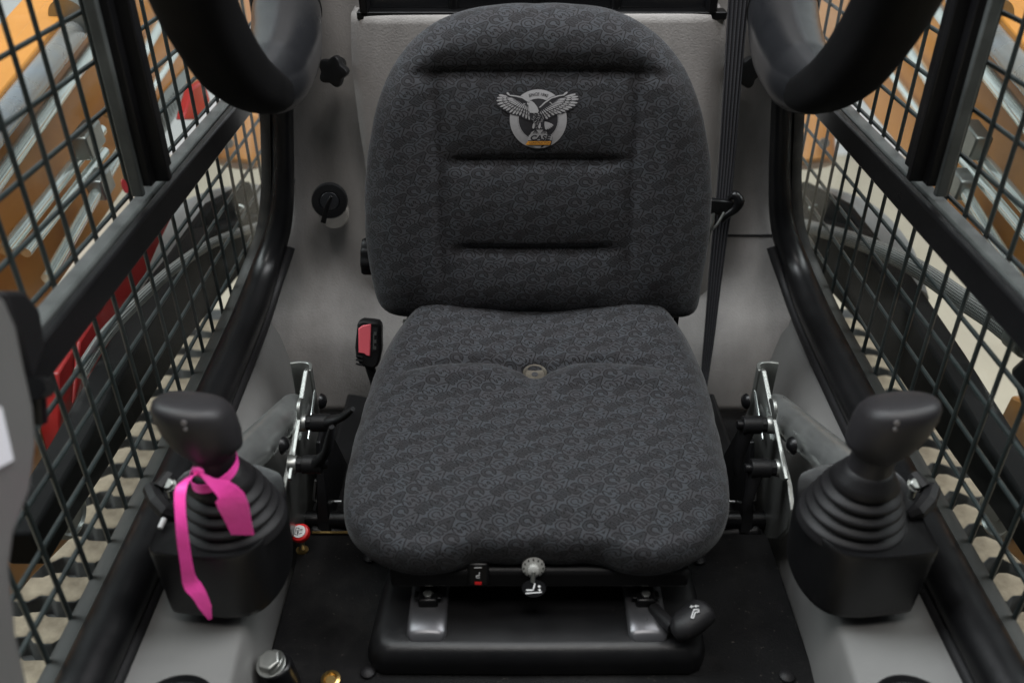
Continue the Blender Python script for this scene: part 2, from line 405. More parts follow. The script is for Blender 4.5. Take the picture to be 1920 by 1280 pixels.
# lining seam on the right
bm = NB(); tube(bm, smooth_path([on_wall(u, v, .0003) for u, v in ((1340, 441), (1380, 441), (1430, 441), (1484, 440), (1493, 434), (1498, 426))], 4), .0017, 6); obj('seam', bm, BLACKR, rw)
# push rivets
for (u, v, y) in ((544, 338, 1.40), (489, 548, 1.36), (1474, 330, 1.40), (1501, 432, 1.405), (1530, 543, 1.36)):
    bm = NB(); p = on_wall(u, v); lathe(bm, [(.0095, 0), (.009, .003), (.004, .0045)], axis_m(p, (-.2 * (1 if p.x > 0 else -1), -1, .1)), 16); obj('rivet', bm, PANELG, rw)
# rear window strip above the panel
rwi = thing('rear_window', 'dark ribbed rear window above the grey panel behind the headrest', 'window', (0, 1.45, 1.7))
bm = NB(); a = at(682, 24, y=1.44); b = at(1350, 20, y=1.44)
box(bm, ((a.x + b.x) / 2, 1.47, a.z + .16), (b.x - a.x, .012, .34)); obj('pane', bm, GREYDK, rwi)
bm = NB(); box(bm, ((a.x + b.x) / 2, 1.445, a.z - .003), (b.x - a.x + .02, .03, .012)); obj('frame', bm, BLACKP, rwi, bevel=.002)
for u in (850, 1010, 1155):
    bm = NB(); p = at(u, 10, y=1.455); cyl(bm, (p.x, 1.455, a.z), (p.x, 1.455, a.z + .3), .008); obj('rib', bm, BLACKP, rwi)
for u in (684, 1334):
    bm = NB(); p = at(u, 10, y=1.445); box(bm, (p.x, 1.445, a.z + .16), (.014, .03, .33)); obj('frame', bm, BLACKP, rwi, bevel=.003)
# floor of the cab
bm = NB(); box(bm, (0, 1.0, .94), (1.0, .9, .04)); tag(obj('floor', bm, PLATE), kind='structure')
fp = thing('floor_plate', 'matte black cover plate on the cab floor under the seat', 'floor plate', (0, .8, 1.09))
yb = at(1000, 1000, z=1.09).y
bm = NB(); box(bm, (0, (yb + .45) / 2, 1.0875), (.66, yb - .45, .005)); obj('plate', bm, PLATE, fp, bevel=.002)
bm = NB(); box(bm, (0, yb - .002, 1.03), (.66, .006, .11)); obj('plate_lip', bm, PLATE, fp)
bm = NB(); tube(bm, [(-.33, yb + .02, 1.098), (.33, yb + .02, 1.098)], .013, 14); obj('rolled_edge', bm, BLACKP, fp)
bm = NB(); a = at(585, 998, z=1.094); b = at(655, 999, z=1.094); box(bm, ((a.x + b.x) / 2, a.y, 1.094), (b.x - a.x, .004, .002)); obj('worn_edge', bm, BRASS, fp)
for i, (u, v) in enumerate(((694, 1046), (1310, 1050), (1475, 1268), (690, 1260))):
    bm = NB(); p = at(u, v, z=1.091); lathe(bm, [(.0095, 0), (.009, .003), (.005, .006), (.001, .0066)], Matrix.Translation(p), 20)
    obj('rubber_plug', bm, BLACKR, fp)

# ================================================================== SEAT
seat = thing('operator_seat', 'black operator seat with letter patterned fabric and an eagle emblem on its backrest', 'seat', (0, .9, 1.12))
def pad(name, outline_px, O, Uv, Nv, Tt, Tb, hfun, center, p_exp=7, uvoff=(0, 0), parent=seat, m=FABRIC, nth=260, nr=110, q_exp=.5, skew=0):
    """cushion pad grown from its outline on plane O, axes X and Uv, bulging along Nv"""
    X = Vector((1, 0, 0)); pts = []
    for u, v in outline_px:
        p = at_plane(u, v, O, Nv) - O; pts.append((p.dot(X), p.dot(Uv)))
    c = np.array(center); P = np.array(pts) - c
    th = np.arctan2(P[:, 1], P[:, 0]); r = np.hypot(P[:, 0], P[:, 1]); o_ = np.argsort(th); th, r = th[o_], r[o_]
    T = np.linspace(-math.pi, math.pi, 720, endpoint=False)
    R = np.interp(T, np.r_[th - 2 * math.pi, th, th + 2 * math.pi], np.r_[r, r, r])
    ker = np.exp(-np.linspace(-2, 2, 19) ** 2); ker /= ker.sum()
    R = np.convolve(np.r_[R[-9:], R, R[:9]], ker, 'valid')
    tt = np.linspace(-math.pi, math.pi, nth, endpoint=False); RR = np.interp(tt, np.r_[T, math.pi], np.r_[R, R[0]])
    def Rof(a, b):
        a_ = math.atan2(b - c[1], a - c[0]); return float(np.interp(a_, np.r_[T, math.pi], np.r_[R, R[0]]))
    def height(a, b):
        rr = min(1, math.hypot(a - c[0], b - c[1]) / Rof(a, b))
        return Tt * (1 - rr ** p_exp) ** q_exp + hfun(a, b) * (1 - sm(.86, 1, rr))
    def surf(a, b, off=0): return O + X * a + Uv * b + Nv * (height(a, b) + off)
    bm = NB(); uvl = bm.loops.layers.uv.verify(); rs = []
    s_ = np.linspace(0, 1, nr) ** .8; s_ = np.r_[s_[:-1], 1 - (1 - s_[-2]) * np.array([.6, .35, .15, .05, 0])]
    prev = None; uvs = []
    rings = []
    for s in s_:
        ring_ = []; uvr = []
        for k in range(nth):
            a = c[0] + math.cos(tt[k]) * RR[k] * s; b = c[1] + math.sin(tt[k]) * RR[k] * s
            co = surf(a, b); ring_.append(co)
            if prev is None: L_ = 0
            elif s < .8: L_ = RR[k] * s
            else: L_ = prev[k][1] + (co - prev[k][0]).length
            uvr.append((co, L_))
        prev = uvr
        uvs.append([(c[0] + uvoff[0] + math.cos(tt[k]) * uvr[k][1], c[1] + uvoff[1] + math.sin(tt[k]) * uvr[k][1]) for k in range(nth)])
        rings.append(ring_)
    # underside
    for s, d in ((1.0, .35), (.985, .62), (.95, .85), (.88, 1.0), (.5, 1.0)):
        ring_ = []
        for k in range(nth):
            a = c[0] + math.cos(tt[k]) * RR[k] * s; b = c[1] + math.sin(tt[k]) * RR[k] * s
            ring_.append(O + X * a + Uv * b - Nv * Tb * d)
        L2 = [(prev[k][1] + (ring_[k] - prev[k][0]).length) for k in range(nth)]
        prev = [(ring_[k], L2[k]) for k in range(nth)]
        uvs.append([(c[0] + uvoff[0] + math.cos(tt[k]) * L2[k], c[1] + uvoff[1] + math.sin(tt[k]) * L2[k]) for k in range(nth)])
        rings.append(ring_)
    V = [[bm.verts.new(p) for p in rg] for rg in rings[1:]]
    cv = bm.verts.new(rings[0][0]); uc = uvs[0][0]
    for k in range(nth):
        k2 = (k + 1) % nth; f = bm.faces.new((cv, V[0][k], V[0][k2]))
        for lp, q in zip(f.loops, (uc, uvs[1][k], uvs[1][k2])): lp[uvl].uv = q
    for i in range(len(V) - 1):
        for k in range(nth):
            k2 = (k + 1) % nth; f = bm.faces.new((V[i][k], V[i + 1][k], V[i + 1][k2], V[i][k2]))
            for lp, q in zip(f.loops, (uvs[i + 1][k], uvs[i + 2][k], uvs[i + 2][k2], uvs[i + 1][k2])): lp[uvl].uv = q
    bm.faces.new(V[-1])
    o = obj(name, bm, m, parent, ang=180)
    return o, surf
lean = math.radians(11)
BO = Vector((0, 1.145, 1.31)); BU = Vector((0, math.sin(lean), math.cos(lean))); BN = Vector((0, -math.cos(lean), math.sin(lean)))
back_out = [(1005, 8), (930, 10), (870, 20), (815, 42), (772, 76), (738, 122), (712, 182), (697, 250), (688, 320), (686, 400), (690, 470), (700, 525), (708, 562), (722, 582), (750, 590),
            (800, 590), (900, 584), (1000, 582), (1110, 584), (1220, 590), (1275, 592), (1300, 589), (1308, 574), (1313, 530), (1324, 470), (1331, 400), (1332, 330), (1324, 258), (1306, 182), (1280, 122), (1240, 72), (1190, 36), (1140, 16), (1080, 9)]
def bb(v): return (at_plane(1005, v, BO, BN) - BO).dot(BU)
g1, g2, g3 = bb(130), bb(291), bb(455)
def crease(b, b0, a, half, depth, bow=0):
    w_ = 1 - sm(half * .72, half * 1.18, abs(a)); bc = b0 + bow * (a / half) ** 2
    lo = math.exp(-((b - bc) / .0095) ** 2) if b < bc else math.exp(-((b - bc) / .0060) ** 2)
    return -depth * w_ * lo
def back_h(a, b):
    h = crease(b, g1, a, .165, .0085, -.003) + crease(b, g2, a, .118, .0078, -.002) + crease(b, g3, a, .110, .0072, .002)
    inner = 1 - sm(.095, .145, abs(a))
    # panels between creases puff out, hollow lumbar sides
    h -= .010 * (1 - sm(.10, .155, abs(a))) * sm(g3 - .14, g3 - .02, b) * (1 - sm(g1 - .03, g1 + .05, b)) * .6
    for lo, hi in ((g3, g2), (g2, g1)):
        if lo < b < hi: h += .008 * math.sin(math.pi * (b - lo) / (hi - lo)) ** .7 * inner
    if b < g3: h += .007 * math.sin(math.pi * min(1, (g3 - b) / g3)) * inner
    # roll above the top crease
    h += .006 * sm(g1, g1 + .03, b) * (1 - sm(g1 + .03, g1 + .12, b))
    # side bolsters
    h += .010 * math.exp(-((abs(a) - .185) / .035) ** 2) * (1 - sm(g1, g1 + .06, b)) * sm(.0, .08, b)
    h += -.0055 * math.exp(-((abs(a) - .134) / .009) ** 2) * sm(.02, .08, b) * (1 - sm(g1 - .02, g1 + .02, b))
    return h
backrest, bsurf = pad('backrest', back_out, BO, BU, BN, .040, .055, back_h, (0, .215), p_exp=9, q_exp=.45)
# cushion
ctilt = math.atan2(.055, .43)
CU = Vector((0, math.cos(ctilt), math.sin(ctilt))); CN = Vector((0, -math.sin(ctilt), math.cos(ctilt))); CO = Vector((0, .70, 1.222))
cush_out = [(1005, 592), (940, 589), (880, 588), (820, 592), (778, 598), (752, 625), (715, 685), (692, 745), (676, 800), (658, 865), (646, 930), (646, 978), (660, 1006), (690, 1034), (735, 1054), (775, 1062), (830, 1058), (870, 1044), (910, 1038), (1005, 1037),
            (1100, 1038), (1140, 1043), (1180, 1060), (1230, 1063), (1280, 1052), (1325, 1028), (1352, 1000), (1366, 968), (1366, 925), (1355, 862), (1340, 800), (1328, 745), (1306, 685), (1272, 625), (1248, 598), (1190, 592), (1130, 588), (1070, 589)]
holep = at(1003, 694, z=1.297); hb = (holep - CO).dot(CU); ha = holep.x
def cush_h(a, b):
    # raised rear lobes, dished middle, soft ridge curving round the drain hole
    h = .024 * sm(hb - .02, hb + .16, b) * (.25 + .75 * (1 - math.exp(-(a / .09) ** 2)))
    h += .006 * (1 - math.exp(-((abs(a)) / .13) ** 4)) * sm(.08, .2, b)
    rb = hb + .006 - 1.1 * (abs(a - ha) - .05) ** 2 if abs(a - ha) > .05 else hb + .006 - .008 * (1 - abs(a - ha) / .05)
    w_ = 1 - sm(.13, .2, abs(a)); d0 = abs(a - ha)
    h += w_ * (-.010 * math.exp(-((b - rb) / .0065) ** 2) + .013 * math.exp(-((b - rb + .030) / .022) ** 2) * (1 - 1.0 * math.exp(-(d0 / .038) ** 2)))
    d = math.hypot(a - ha, (b - hb) * 1.0); h += -.013 * math.exp(-(d / .040) ** 2) - .0065 * (1 - sm(.0165, .0205, d))
    h += -.012 * sm(.14, 0, b) if b < .14 else 0
    return h
cushion, csurf = pad('cushion', cush_out, CO, CU, CN, .048, .034, cush_h, (0, .20), p_exp=7, q_exp=.5, uvoff=(.013, .009))
# drain grommet
bm = NB(); gp = csurf(ha, hb, .0065); M = axis_m(gp, CN)
lathe(bm, [(.0172, -.004), (.0172, .0045), (.0162, .0058), (.0148, .0050), (.0130, .0022), (.0060, .0016), (.0046, .0014), (.002, .0014)], M, 40)
gr = obj('drain_grommet', bm, mat('grommet_metal', (.10, .088, .070), .5, metal=.6, var=.3, vs=90), cushion)
bm = NB(); lathe(bm, [(.0046, 0), (.0046, .0006)], axis_m(gp + CN * .0014, CN), 16); obj('hole', bm, DECALB, gr)

# ---- emblem on the backrest
ecx, ecy = 872, 660
def e2(x, y):                                   # drawing units (8 per photo pixel) -> pad coordinates
    p = at_plane(900 + x / 8, 140 + y / 8, BO + BN * .036, BN) - BO; return p.x, p.dot(BU)
E = NB()
def ev(x, y, lev): a, b = e2(x, y); return E.verts.new(bsurf(a, b, .0007 + .00035 * lev))
def epoly(pts, mi, lev):
    f = E.faces.new([ev(x, y, lev) for x, y in pts]); f.material_index = mi
    if len(pts) > 4: bmesh.ops.triangulate(E, faces=[f])
def edisc(rx, ry, mi, lev, r0=0.0, n=64, k=5, cx=ecx, cy=ecy):
    R_ = [[ev(cx + rx * (r0 + (1 - r0) * i / k) * math.cos(2 * math.pi * j / n), cy + ry * (r0 + (1 - r0) * i / k) * math.sin(2 * math.pi * j / n), lev) for j in range(n)] for i in range(k + 1)]
    for A, B in zip(R_, R_[1:]):
        for j in range(n):
            f = E.faces.new((A[j], A[(j + 1) % n], B[(j + 1) % n], B[j])); f.material_index = mi
edisc(436, 452, 1, 0, .0001)
edisc(426, 442, 0, 1, .72, k=2)
edisc(303, 318, 0, 1.2, .965, k=1)
def feather(rx, ry, tx, ty, wd, lev, mi=0):
    dx, dy = tx - rx, ty - ry; L_ = math.hypot(dx, dy); nx_, ny_ = -dy / L_, dx / L_
    pts = [(rx, ry)] + [(rx + dx * s + nx_ * wd * w_, ry + dy * s + ny_ * wd * w_) for s, w_ in ((.35, .42), (.75, .5), (.93, .3))] + [(tx, ty)] + \
          [(rx + dx * s - nx_ * wd * w_, ry + dy * s - ny_ * wd * w_) for s, w_ in ((.93, .3), (.75, .5), (.35, .42))]
    epoly(pts, mi, lev)
def wing(tips, r0, r1, lead):
    epoly([r0] + lead + [(x + (x - r0[0]) * .03, y + (y - r0[1]) * .03 + 6) for x, y in tips], 1, 2)
    n = len(tips)
    for layer, (s0, wd, lv) in enumerate(((1.0, 30, 3), (.66, 24, 4.4), (.42, 18, 5.6))):
        for i in range(n):
            s = i / (n - 1); rx, ry = r1[0] + (r0[0] - r1[0]) * s, r1[1] + (r0[1] - r1[1]) * s
            tx, ty = tips[i]
            if layer and (i < 2): continue
            a0 = 0 if layer == 0 else .0
            f0 = .30 if layer == 0 else (.12 if layer == 1 else .0)
            feather(rx + (tx - rx) * f0, ry + (ty - ry) * f0, rx + (tx - rx) * s0, ry + (ty - ry) * s0, wd, lv + .04 * (i % 2))
        if layer < 2:
            for i in range(2, n - 1):
                s = i / (n - 1); rx, ry = r1[0] + (r0[0] - r1[0]) * s, r1[1] + (r0[1] - r1[1]) * s; tx, ty = tips[i]
                q = (.70, .46)[layer]; feather(rx, ry, rx + (tx - rx) * q, ry + (ty - ry) * q, 34, lv + .7, 1)
lt = [(402, 262), (280, 298), (255, 340), (245, 385), (262, 435), (300, 475), (345, 505), (390, 530), (440, 562), (490, 585), (540, 592), (590, 602), (640, 628), (690, 652), (738, 672), (785, 676)]
wing(lt, (742, 470), (470, 330), [(725, 390), (640, 325), (540, 300), (450, 285)])
rt = [(1310, 255), (1435, 285), (1470, 320), (1478, 360), (1462, 415), (1430, 455), (1380, 490), (1330, 515), (1280, 545), (1220, 572), (1160, 577), (1110, 597), (1050, 627), (1010, 657), (945, 668)]
wing(rt, (900, 540), (1200, 335), [(868, 485), (960, 400), (1060, 330), (1180, 295), (1250, 285)])
for pts in ([(402, 262), (450, 296), (540, 305), (640, 325), (720, 380), (715, 400), (630, 345), (530, 322), (450, 312)],
            [(1310, 255), (1250, 292), (1180, 300), (1060, 335), (960, 405), (880, 482), (900, 485), (975, 418), (1070, 352), (1180, 318), (1260, 306)]): epoly(pts, 0, 6.5)
epoly([(735, 540), (880, 520), (930, 600), (958, 700), (960, 800), (900, 830), (820, 800), (800, 690), (740, 600)], 1, 7)
random.seed(3)
for _ in range(75):
    x = random.uniform(750, 945); y = random.uniform(560, 790)
    if abs(x - (850 + (y - 560) * .14)) < 85 - (y - 560) * .1: epoly([(x - 5, y - 3), (x + 4, y - 4), (x + 5, y + 5), (x - 3, y + 5)], 0, 7.6)
epoly([(712, 400), (735, 384), (770, 382), (810, 412), (858, 475), (878, 530), (865, 560), (800, 563), (742, 560), (733, 500), (722, 440), (706, 432)], 0, 8.2)
epoly([(715, 402), (745, 398), (738, 408), (716, 410)], 1, 8.8); epoly([(704, 412), (722, 418), (716, 444), (704, 430)], 0, 8.5)
for k in range(5):
    a = math.radians(28 + k * 13); feather(965, 690, 965 + 150 * math.cos(a), 690 + 130 * math.sin(a), 30, 7.2)
for x0 in (790, 880): feather(x0 + 20, 700, x0 + 5, 800, 34, 7.7)
epoly([(740, 900), (770, 850), (830, 815), (950, 815), (1000, 850), (1005, 900), (1010, 1060), (960, 1085), (850, 1090), (780, 1060)], 0, 7.1)
for dx in (0, 120):
    for k in range(4): feather(835 + dx, 805, 790 + dx + k * 28, 878, 11, 7.9, 1)
feather(900, 1040, 960, 1050, 14, 7.8, 1); feather(905, 1085, 955, 1045, 26, 7.8, 1)
epoly([(735, 893), (1082, 893), (1060, 982), (705, 982)], 0, 8.4)
epoly([(695, 1050), (720, 975), (1078, 975), (1085, 915), (1092, 915), (1062, 1052)], 1, 8.6)
epoly([(680, 1040), (718, 986), (1062, 986), (1050, 1040)], 2, 9.2)
def etext(s, size, cx, cy, mi, lev, shear=0, bold=0, arc=None, sx=1.0):
    vs, fs = text_polys(s, size, shear, bold)
    out = []
    for x, y in vs:
        x *= sx
        if arc: th_ = x / arc; out.append(ev(ecx + (arc + y) * math.sin(th_), ecy - (arc + y) * math.cos(th_), lev))
        else: out.append(ev(cx + x, cy - y, lev))
    for f in fs:
        try: E.faces.new([out[i] for i in f]).material_index = mi
        except ValueError: pass
etext('CASE', 104, 893, 938, 1, 9.8, .25, 4.0, sx=1.22)
etext('CONSTRUCTION', 44, 893, 1013, 1, 9.8, 0, .5, sx=.92)
etext('SINCE 1842', 62, 0, 0, 1, 2.0, .15, 1.2, arc=372, sx=.95)
obj('eagle_emblem', E, [GREYW, EMBK, EMOR], backrest, smooth=False, recalc=False)

# seat hardware
def knob(name, p, d, r, h, lobes, m, parent, depth=.12):
    bm = NB(); M = axis_m(p, d); n = lobes * 8; rings = []
    for rr, z in ((.80, 0), (.97, .12), (1, .3), (1, .8), (.94, .95), (.75, 1.0), (.5, 1.02)):
        rg = []
        for k in range(n):
            a = 2 * math.pi * k / n; q = 1 - depth * (.5 - .5 * math.cos(lobes * a)) ** 1.0
            rg.append(bm.verts.new(M @ Vector((r * rr * q * math.cos(a), r * rr * q * math.sin(a), z * h))))
        rings.append(rg)
    for A, B in zip(rings, rings[1:]):
        for k in range(n): bm.faces.new((A[k], A[(k + 1) % n], B[(k + 1) % n], B[k]))
    bm.faces.new(rings[0][::-1]); bm.faces.new(rings[-1]); return obj(name, bm, m, parent, ang=50)
kp = at(704, 481, y=1.185); knob('recline_knob', kp, (-1, 0, .05), .029, .020, 8, BLACK, seat, .1)
# hinge bracket and bolt at the left of the cushion, hinge arm at the right
bm = NB(); hp = at(752, 607, y=1.17); box(bm, hp + Vector((.016, .01, -.02)), (.006, .05, .10)); obj('hinge_plate', bm, ZINCD, seat, bevel=.002)
bm = NB(); lathe(bm, [(.013, 0), (.013, .003), (.008, .004), (.008, .009), (.005, .010)], axis_m(hp + Vector((.013, 0, 0)), (-1, -.2, 0)), 24); obj('hinge_bolt', bm, ZINC, seat)
bm = NB(); hq = at(1268, 610, y=1.17); box(bm, hq + Vector((-.004, .01, -.02)), (.008, .05, .10)); obj('hinge_plate', bm, BLACKP, seat, bevel=.002)
bm = NB(); box(bm, (0, 1.16, 1.27), (.36, .04, .06)); obj('hinge_crossbar', bm, BLACKP, seat, bevel=.005)
# valance below the cushion's front edge
fy = at(1000, 1062, z=1.2).y
bm = NB(); box(bm, (0, fy + .020, 1.195), (.33, .03, .036)); box(bm, (0, .90, 1.185), (.36, .34, .03)); obj('seat_pan', bm, BLACK, seat, bevel=.006)
bm = NB(); sw = at(897, 1070, y=fy - .002); box(bm, sw, (.026, .018, .030), Matrix.Rotation(math.radians(-18), 3, 'X')); swo = obj('heater_switch', bm, BLACKP, seat, bevel=.004, seg=3)
def icon(polys, o, X, Y, sc, m, parent, name='symbol', th=.0006):
    bm = NB(); N_ = X.cross(Y)
    for pl in polys:
        prism(bm, [o + X * (a * sc) + Y * (b * sc) for a, b in pl], N_ * th)
    return obj(name, bm, m, parent, smooth=False)
def stroke(a, b, w_=.1):
    a, b = Vector(a), Vector(b); d = (b - a).normalized(); n_ = Vector((-d.y, d.x)) * w_ / 2; a = a - d * w_ / 2; b = b + d * w_ / 2
    return [tuple(a + n_), tuple(a - n_), tuple(b - n_), tuple(b + n_)]
RX = Matrix.Rotation(math.radians(-18), 3, 'X')
fx, fyv, fn = Vector((1, 0, 0)), RX @ Vector((0, 0, 1)), RX @ Vector((0, -1, 0))
seat_ic = [stroke((.3, .8), (.25, .1), .16), stroke((.25, .1), (-.4, .0), .2), stroke((-.4, .0), (-.4, -.35), .12), stroke((-.3, -.45), (.3, -.45), .08)]
icon(seat_ic, sw + fn * .0093 - fyv * .001, fx, fyv, .0055, WHITE, swo)
icon([stroke((-.6, 0), (.6, 0), .1)], sw + fn * .0093 + fyv * .010, fx, fyv, .007, WHITE, swo)
icon([[(-.9, -.4), (.9, -.4), (.9, .4), (-.9, .4)]], sw + fn * .0093 - fyv * .0105, fx, fyv, .0045, REDK, swo, 'indicator')
# weight adjuster: star washer, spindle, black tag
wp = at(1000, 1060, y=fy - .004); wd = Vector((0, -.96, .25))
bm = NB(); lathe(bm, [(.0135, 0), (.0135, .004), (.011, .0055), (.0065, .006), (.0065, .012), (.0045, .013)], axis_m(wp, wd), 28)
wo = obj('adjuster_collar', bm, mat('grey_knob', (.36, .36, .34), .4, var=.1), seat)
for k in range(12):
    a = 2 * math.pi * k / 12; M = axis_m(wp, wd); bm = NB(); box(bm, M @ Vector((.0115 * math.cos(a), .0115 * math.sin(a), .0055)), (.0016, .0016, .0016)); obj('collar_dot', bm, BLACK, wo, smooth=False)
q = at(999, 1090, y=fy - .02)
bm = NB(); tube(bm, [wp + wd * .012, (wp + wd * .012).lerp(q, .5), q], .0028, 12); obj('adjuster_spindle', bm, ZINC, seat)
bm = NB(); tp = at(1001, 1102, y=fy - .022); lathe(bm, [(.0125, 0), (.0135, .0015), (.0135, .0035), (.0125, .005)], axis_m(tp, (0, -.75, .66)), 28, 1.1, .75); tk = obj('adjuster_knob', bm, BLACKP, seat)
TX = Vector((1, 0, 0)); TY = Vector((0, .66, .75))
man = [stroke((-.9, -.15), (-.1, -.15), .16), stroke((-.1, -.15), (.1, .6), .16), stroke((-1, -.55), (.9, -.4), .12), [(.45, .3), (.65, .45), (.85, .3), (.65, .1)], [(.5, -.1), (.7, 0), (.9, -.15), (.7, -.3)]]
icon(man, tp + Vector((0, -.75, .66)) * .0052, TX, TY, .0095, WHITE, tk)
# ---- base pan, bolts and rails under the seat
base = thing('slide_platform', 'black rounded base pan with two grey slide rails under the seat', 'base pan', (0, .78, 1.09))
zt = 1.128
bp_ = [(738, 1062), (722, 1110), (703, 1185), (712, 1205), (730, 1214), (1000, 1216), (1280, 1214), (1300, 1205), (1309, 1185), (1300, 1110), (1288, 1062)]
P_ = [at(u, v, z=zt) for u, v in bp_]
yr = .93
Pm = [Vector((P_[0].x + .004, yr, zt))] + P_ + [Vector((P_[-1].x - .004, yr, zt))]
def inset(pts, d, dz):
    c = sum(pts, Vector()) / len(pts); out = []
    for p in pts:
        v_ = (p - c); v_.z = 0; sx_ = (abs(v_.x) - d) / max(abs(v_.x), 1e-6); sy_ = (abs(v_.y) - d) / max(abs(v_.y), 1e-6)
        out.append(Vector((c.x + v_.x * (sx_ if abs(v_.x) > d * 2 else 1), c.y + v_.y * (sy_ if abs(v_.y) > d * 2 else 1), p.z + dz)))
    return out
bm = NB(); loops = []
for d, dz in ((-.010, -.036), (-.009, -.020), (-.006, -.010), (-.002, -.004), (.003, 0.0), (.010, .001), (.03, .0)):
    loops.append([bm.verts.new(p) for p in inset(Pm, d, dz)])
for A, B in zip(loops, loops[1:]):
    for k in range(len(A)): bm.faces.new((A[k], A[(k + 1) % len(A)], B[(k + 1) % len(A)], B[k]))
bm.faces.new(loops[-1]); bm.faces.new(loops[0][::-1]); obj('pan', bm, HOUS, base, ang=60, bevel=.002)
bm = NB(); lo = inset(Pm, -.004, -.0365); prism(bm, lo, (0, 0, .0035)); obj('gasket', bm, RAILM, base)
for ce, top in ((798, 1075), (1217, 1075)):
    fr_ = at(ce + (0 if ce < 1000 else 1), 1199, z=zt + .004); xx = fr_.x
    bm = NB(); n_ = 8; secs = []
    for y, hh in ((fr_.y, .0), (fr_.y + .003, .006), (fr_.y + .010, .010), (fr_.y + .03, .012), (yr - .01, .012)):
        sec = []
        wv_ = .024 if y > fr_.y + .005 else (.021 if y > fr_.y + .001 else .017)
        for k in range(13):
            a = math.pi * k / 12; xo = -wv_ * math.cos(a); zo = (hh) * (math.sin(a) ** .35 if 0 < k < 12 else 0)
            sec.append(bm.verts.new((xx + xo, y, zt + .0012 + zo)))
        secs.append(sec)
    for A, B in zip(secs, secs[1:]):
        for k in range(12): bm.faces.new((A[k], A[k + 1], B[k + 1], B[k]))
    bm.faces.new(secs[0]); bm.faces.new(secs[-1]); ra = obj('slide_rail', bm, RAILM, base, ang=60)
    bp2 = at(ce - 3, 1117, z=zt + .022)
    bm = NB(); box(bm, (xx, bp2.y + .035, zt + .018), (.024, .09, .014)); obj('rail_slider', bm, BLACKP, ra, bevel=.003)
    bm = NB(); box(bm, (xx, bp2.y + .002, zt + .0215), (.034, .012, .003)); obj('clip', bm, BLACKP, ra, bevel=.001)
    bm = NB(); hexhead(bm, (xx, bp2.y, zt + .0235), (0, -.15, 1), .0058, .006); obj('rail_bolt', bm, ZINC, ra)
    bm = NB(); box(bm, (xx, bp2.y + .07, zt + .042), (.040, .10, .05)); obj('riser', bm, BLACKP, ra, bevel=.004)
# slide handle at the right
sh = [at(1262, 1176, z=1.150), at(1285, 1170, z=1.158), at(1312, 1150, z=1.166), at(1326, 1137, z=1.169)]
bm = NB(); tube(bm, smooth_path([at(1225, 1140, z=1.14), at(1262, 1176, z=1.150)], 4), .008, 12); tube(bm, smooth_path(sh, 6), [.010, .0185, .0195, .0195, .0195, .0185, .010], 20, prof=[(math.cos(a) * 1.0, math.sin(a) * .8) for a in np.linspace(0, 2 * math.pi, 20, endpoint=False)])
hd = obj('slide_handle', bm, BLACKR, base, ang=60)
hX = (sh[2] - sh[1]).normalized(); hN = Vector((0, -.55, .83)); hN = (hN - hX * hN.dot(hX)).normalized(); hY = hN.cross(hX)
fa = [stroke((.15, .7), (-.1, -.1), .2), stroke((-.1, -.1), (-.85, .05), .2), stroke((-.3, .95), (.6, .75), .1), [(-.55, .95), (-.25, 1.2), (-.25, .75)], [(.85, .7), (.5, .9), (.5, .5)]]
XX = Vector((1, 0, 0)); YY = hN.cross(XX).normalized()
icon([stroke(p_, q_, .13) for p_, q_ in (((.0, .4), (-.45, -.65)), ((-.45, -.65), (-.15, -.7)), ((-.15, -.7), (.15, .05)), ((.15, .05), (.65, .1)), ((.65, .1), (.62, .42)), ((.62, .42), (.0, .4)))] + [stroke((-.35, .8), (.0, .82), .1), stroke((.3, .85), (.65, .88), .1), [(-.55, .78), (-.28, .98), (-.28, .6)], [(.1, .84), (.36, 1.04), (.36, .66)]], at(1301, 1148, z=1.179) + hN * .002, XX, YY, .0085, WHITE, hd, th=.0008)

# ================================================================== belts, knobs
def ribbon(bm, path, w0, wdir, th=.0015):
    """flat strap of thickness th along path; wdir the direction of its width (vector or list)"""
    path = [Vector(p) for p in path]; n_ = len(path)
    ws = wdir if isinstance(wdir, list) else [wdir] * n_
    w0 = w0 if isinstance(w0, list) else [w0] * n_
    if len(ws) != n_:
        idx = np.linspace(0, len(ws) - 1, n_); ws = [Vector(ws[int(i)]).lerp(Vector(ws[min(int(i) + 1, len(ws) - 1)]), i - int(i)) for i in idx]
    if len(w0) != n_: w0 = list(np.interp(np.linspace(0, 1, n_), np.linspace(0, 1, len(w0)), w0))
    uvl = bm.loops.layers.uv.verify(); R_ = []; acc = 0
    for i, p in enumerate(path):
        tg = (path[min(i + 1, n_ - 1)] - path[max(i - 1, 0)]).normalized(); wv_ = Vector(ws[i]); wv_ = (wv_ - tg * wv_.dot(tg)).normalized(); nn = tg.cross(wv_) * th / 2
        a, b = p - wv_ * w0[i] / 2, p + wv_ * w0[i] / 2
        if i: acc += (p - path[i - 1]).length
        R_.append(([bm.verts.new(a - nn), bm.verts.new(b - nn), bm.verts.new(b + nn), bm.verts.new(a + nn)], acc))
    for (A, sa), (B, sb) in zip(R_, R_[1:]):
        for k in range(4):
            f = bm.faces.new((A[k], A[(k + 1) % 4], B[(k + 1) % 4], B[k])); U_ = ((0, 1, 1, 0), (1, 1, 1, 1), (1, 0, 0, 1), (0, 0, 0, 0))[k]
            for lp, q in zip(f.loops, zip(U_, (sa, sa, sb, sb))): lp[uvl].uv = q
    bm.faces.new(R_[0][0][::-1]); bm.faces.new(R_[-1][0]); return bm
belt = thing('seat_belt', 'black webbing seat belt with a length adjuster hanging behind the right of the seat', 'seat belt', (.27, 1.38, 1.1))
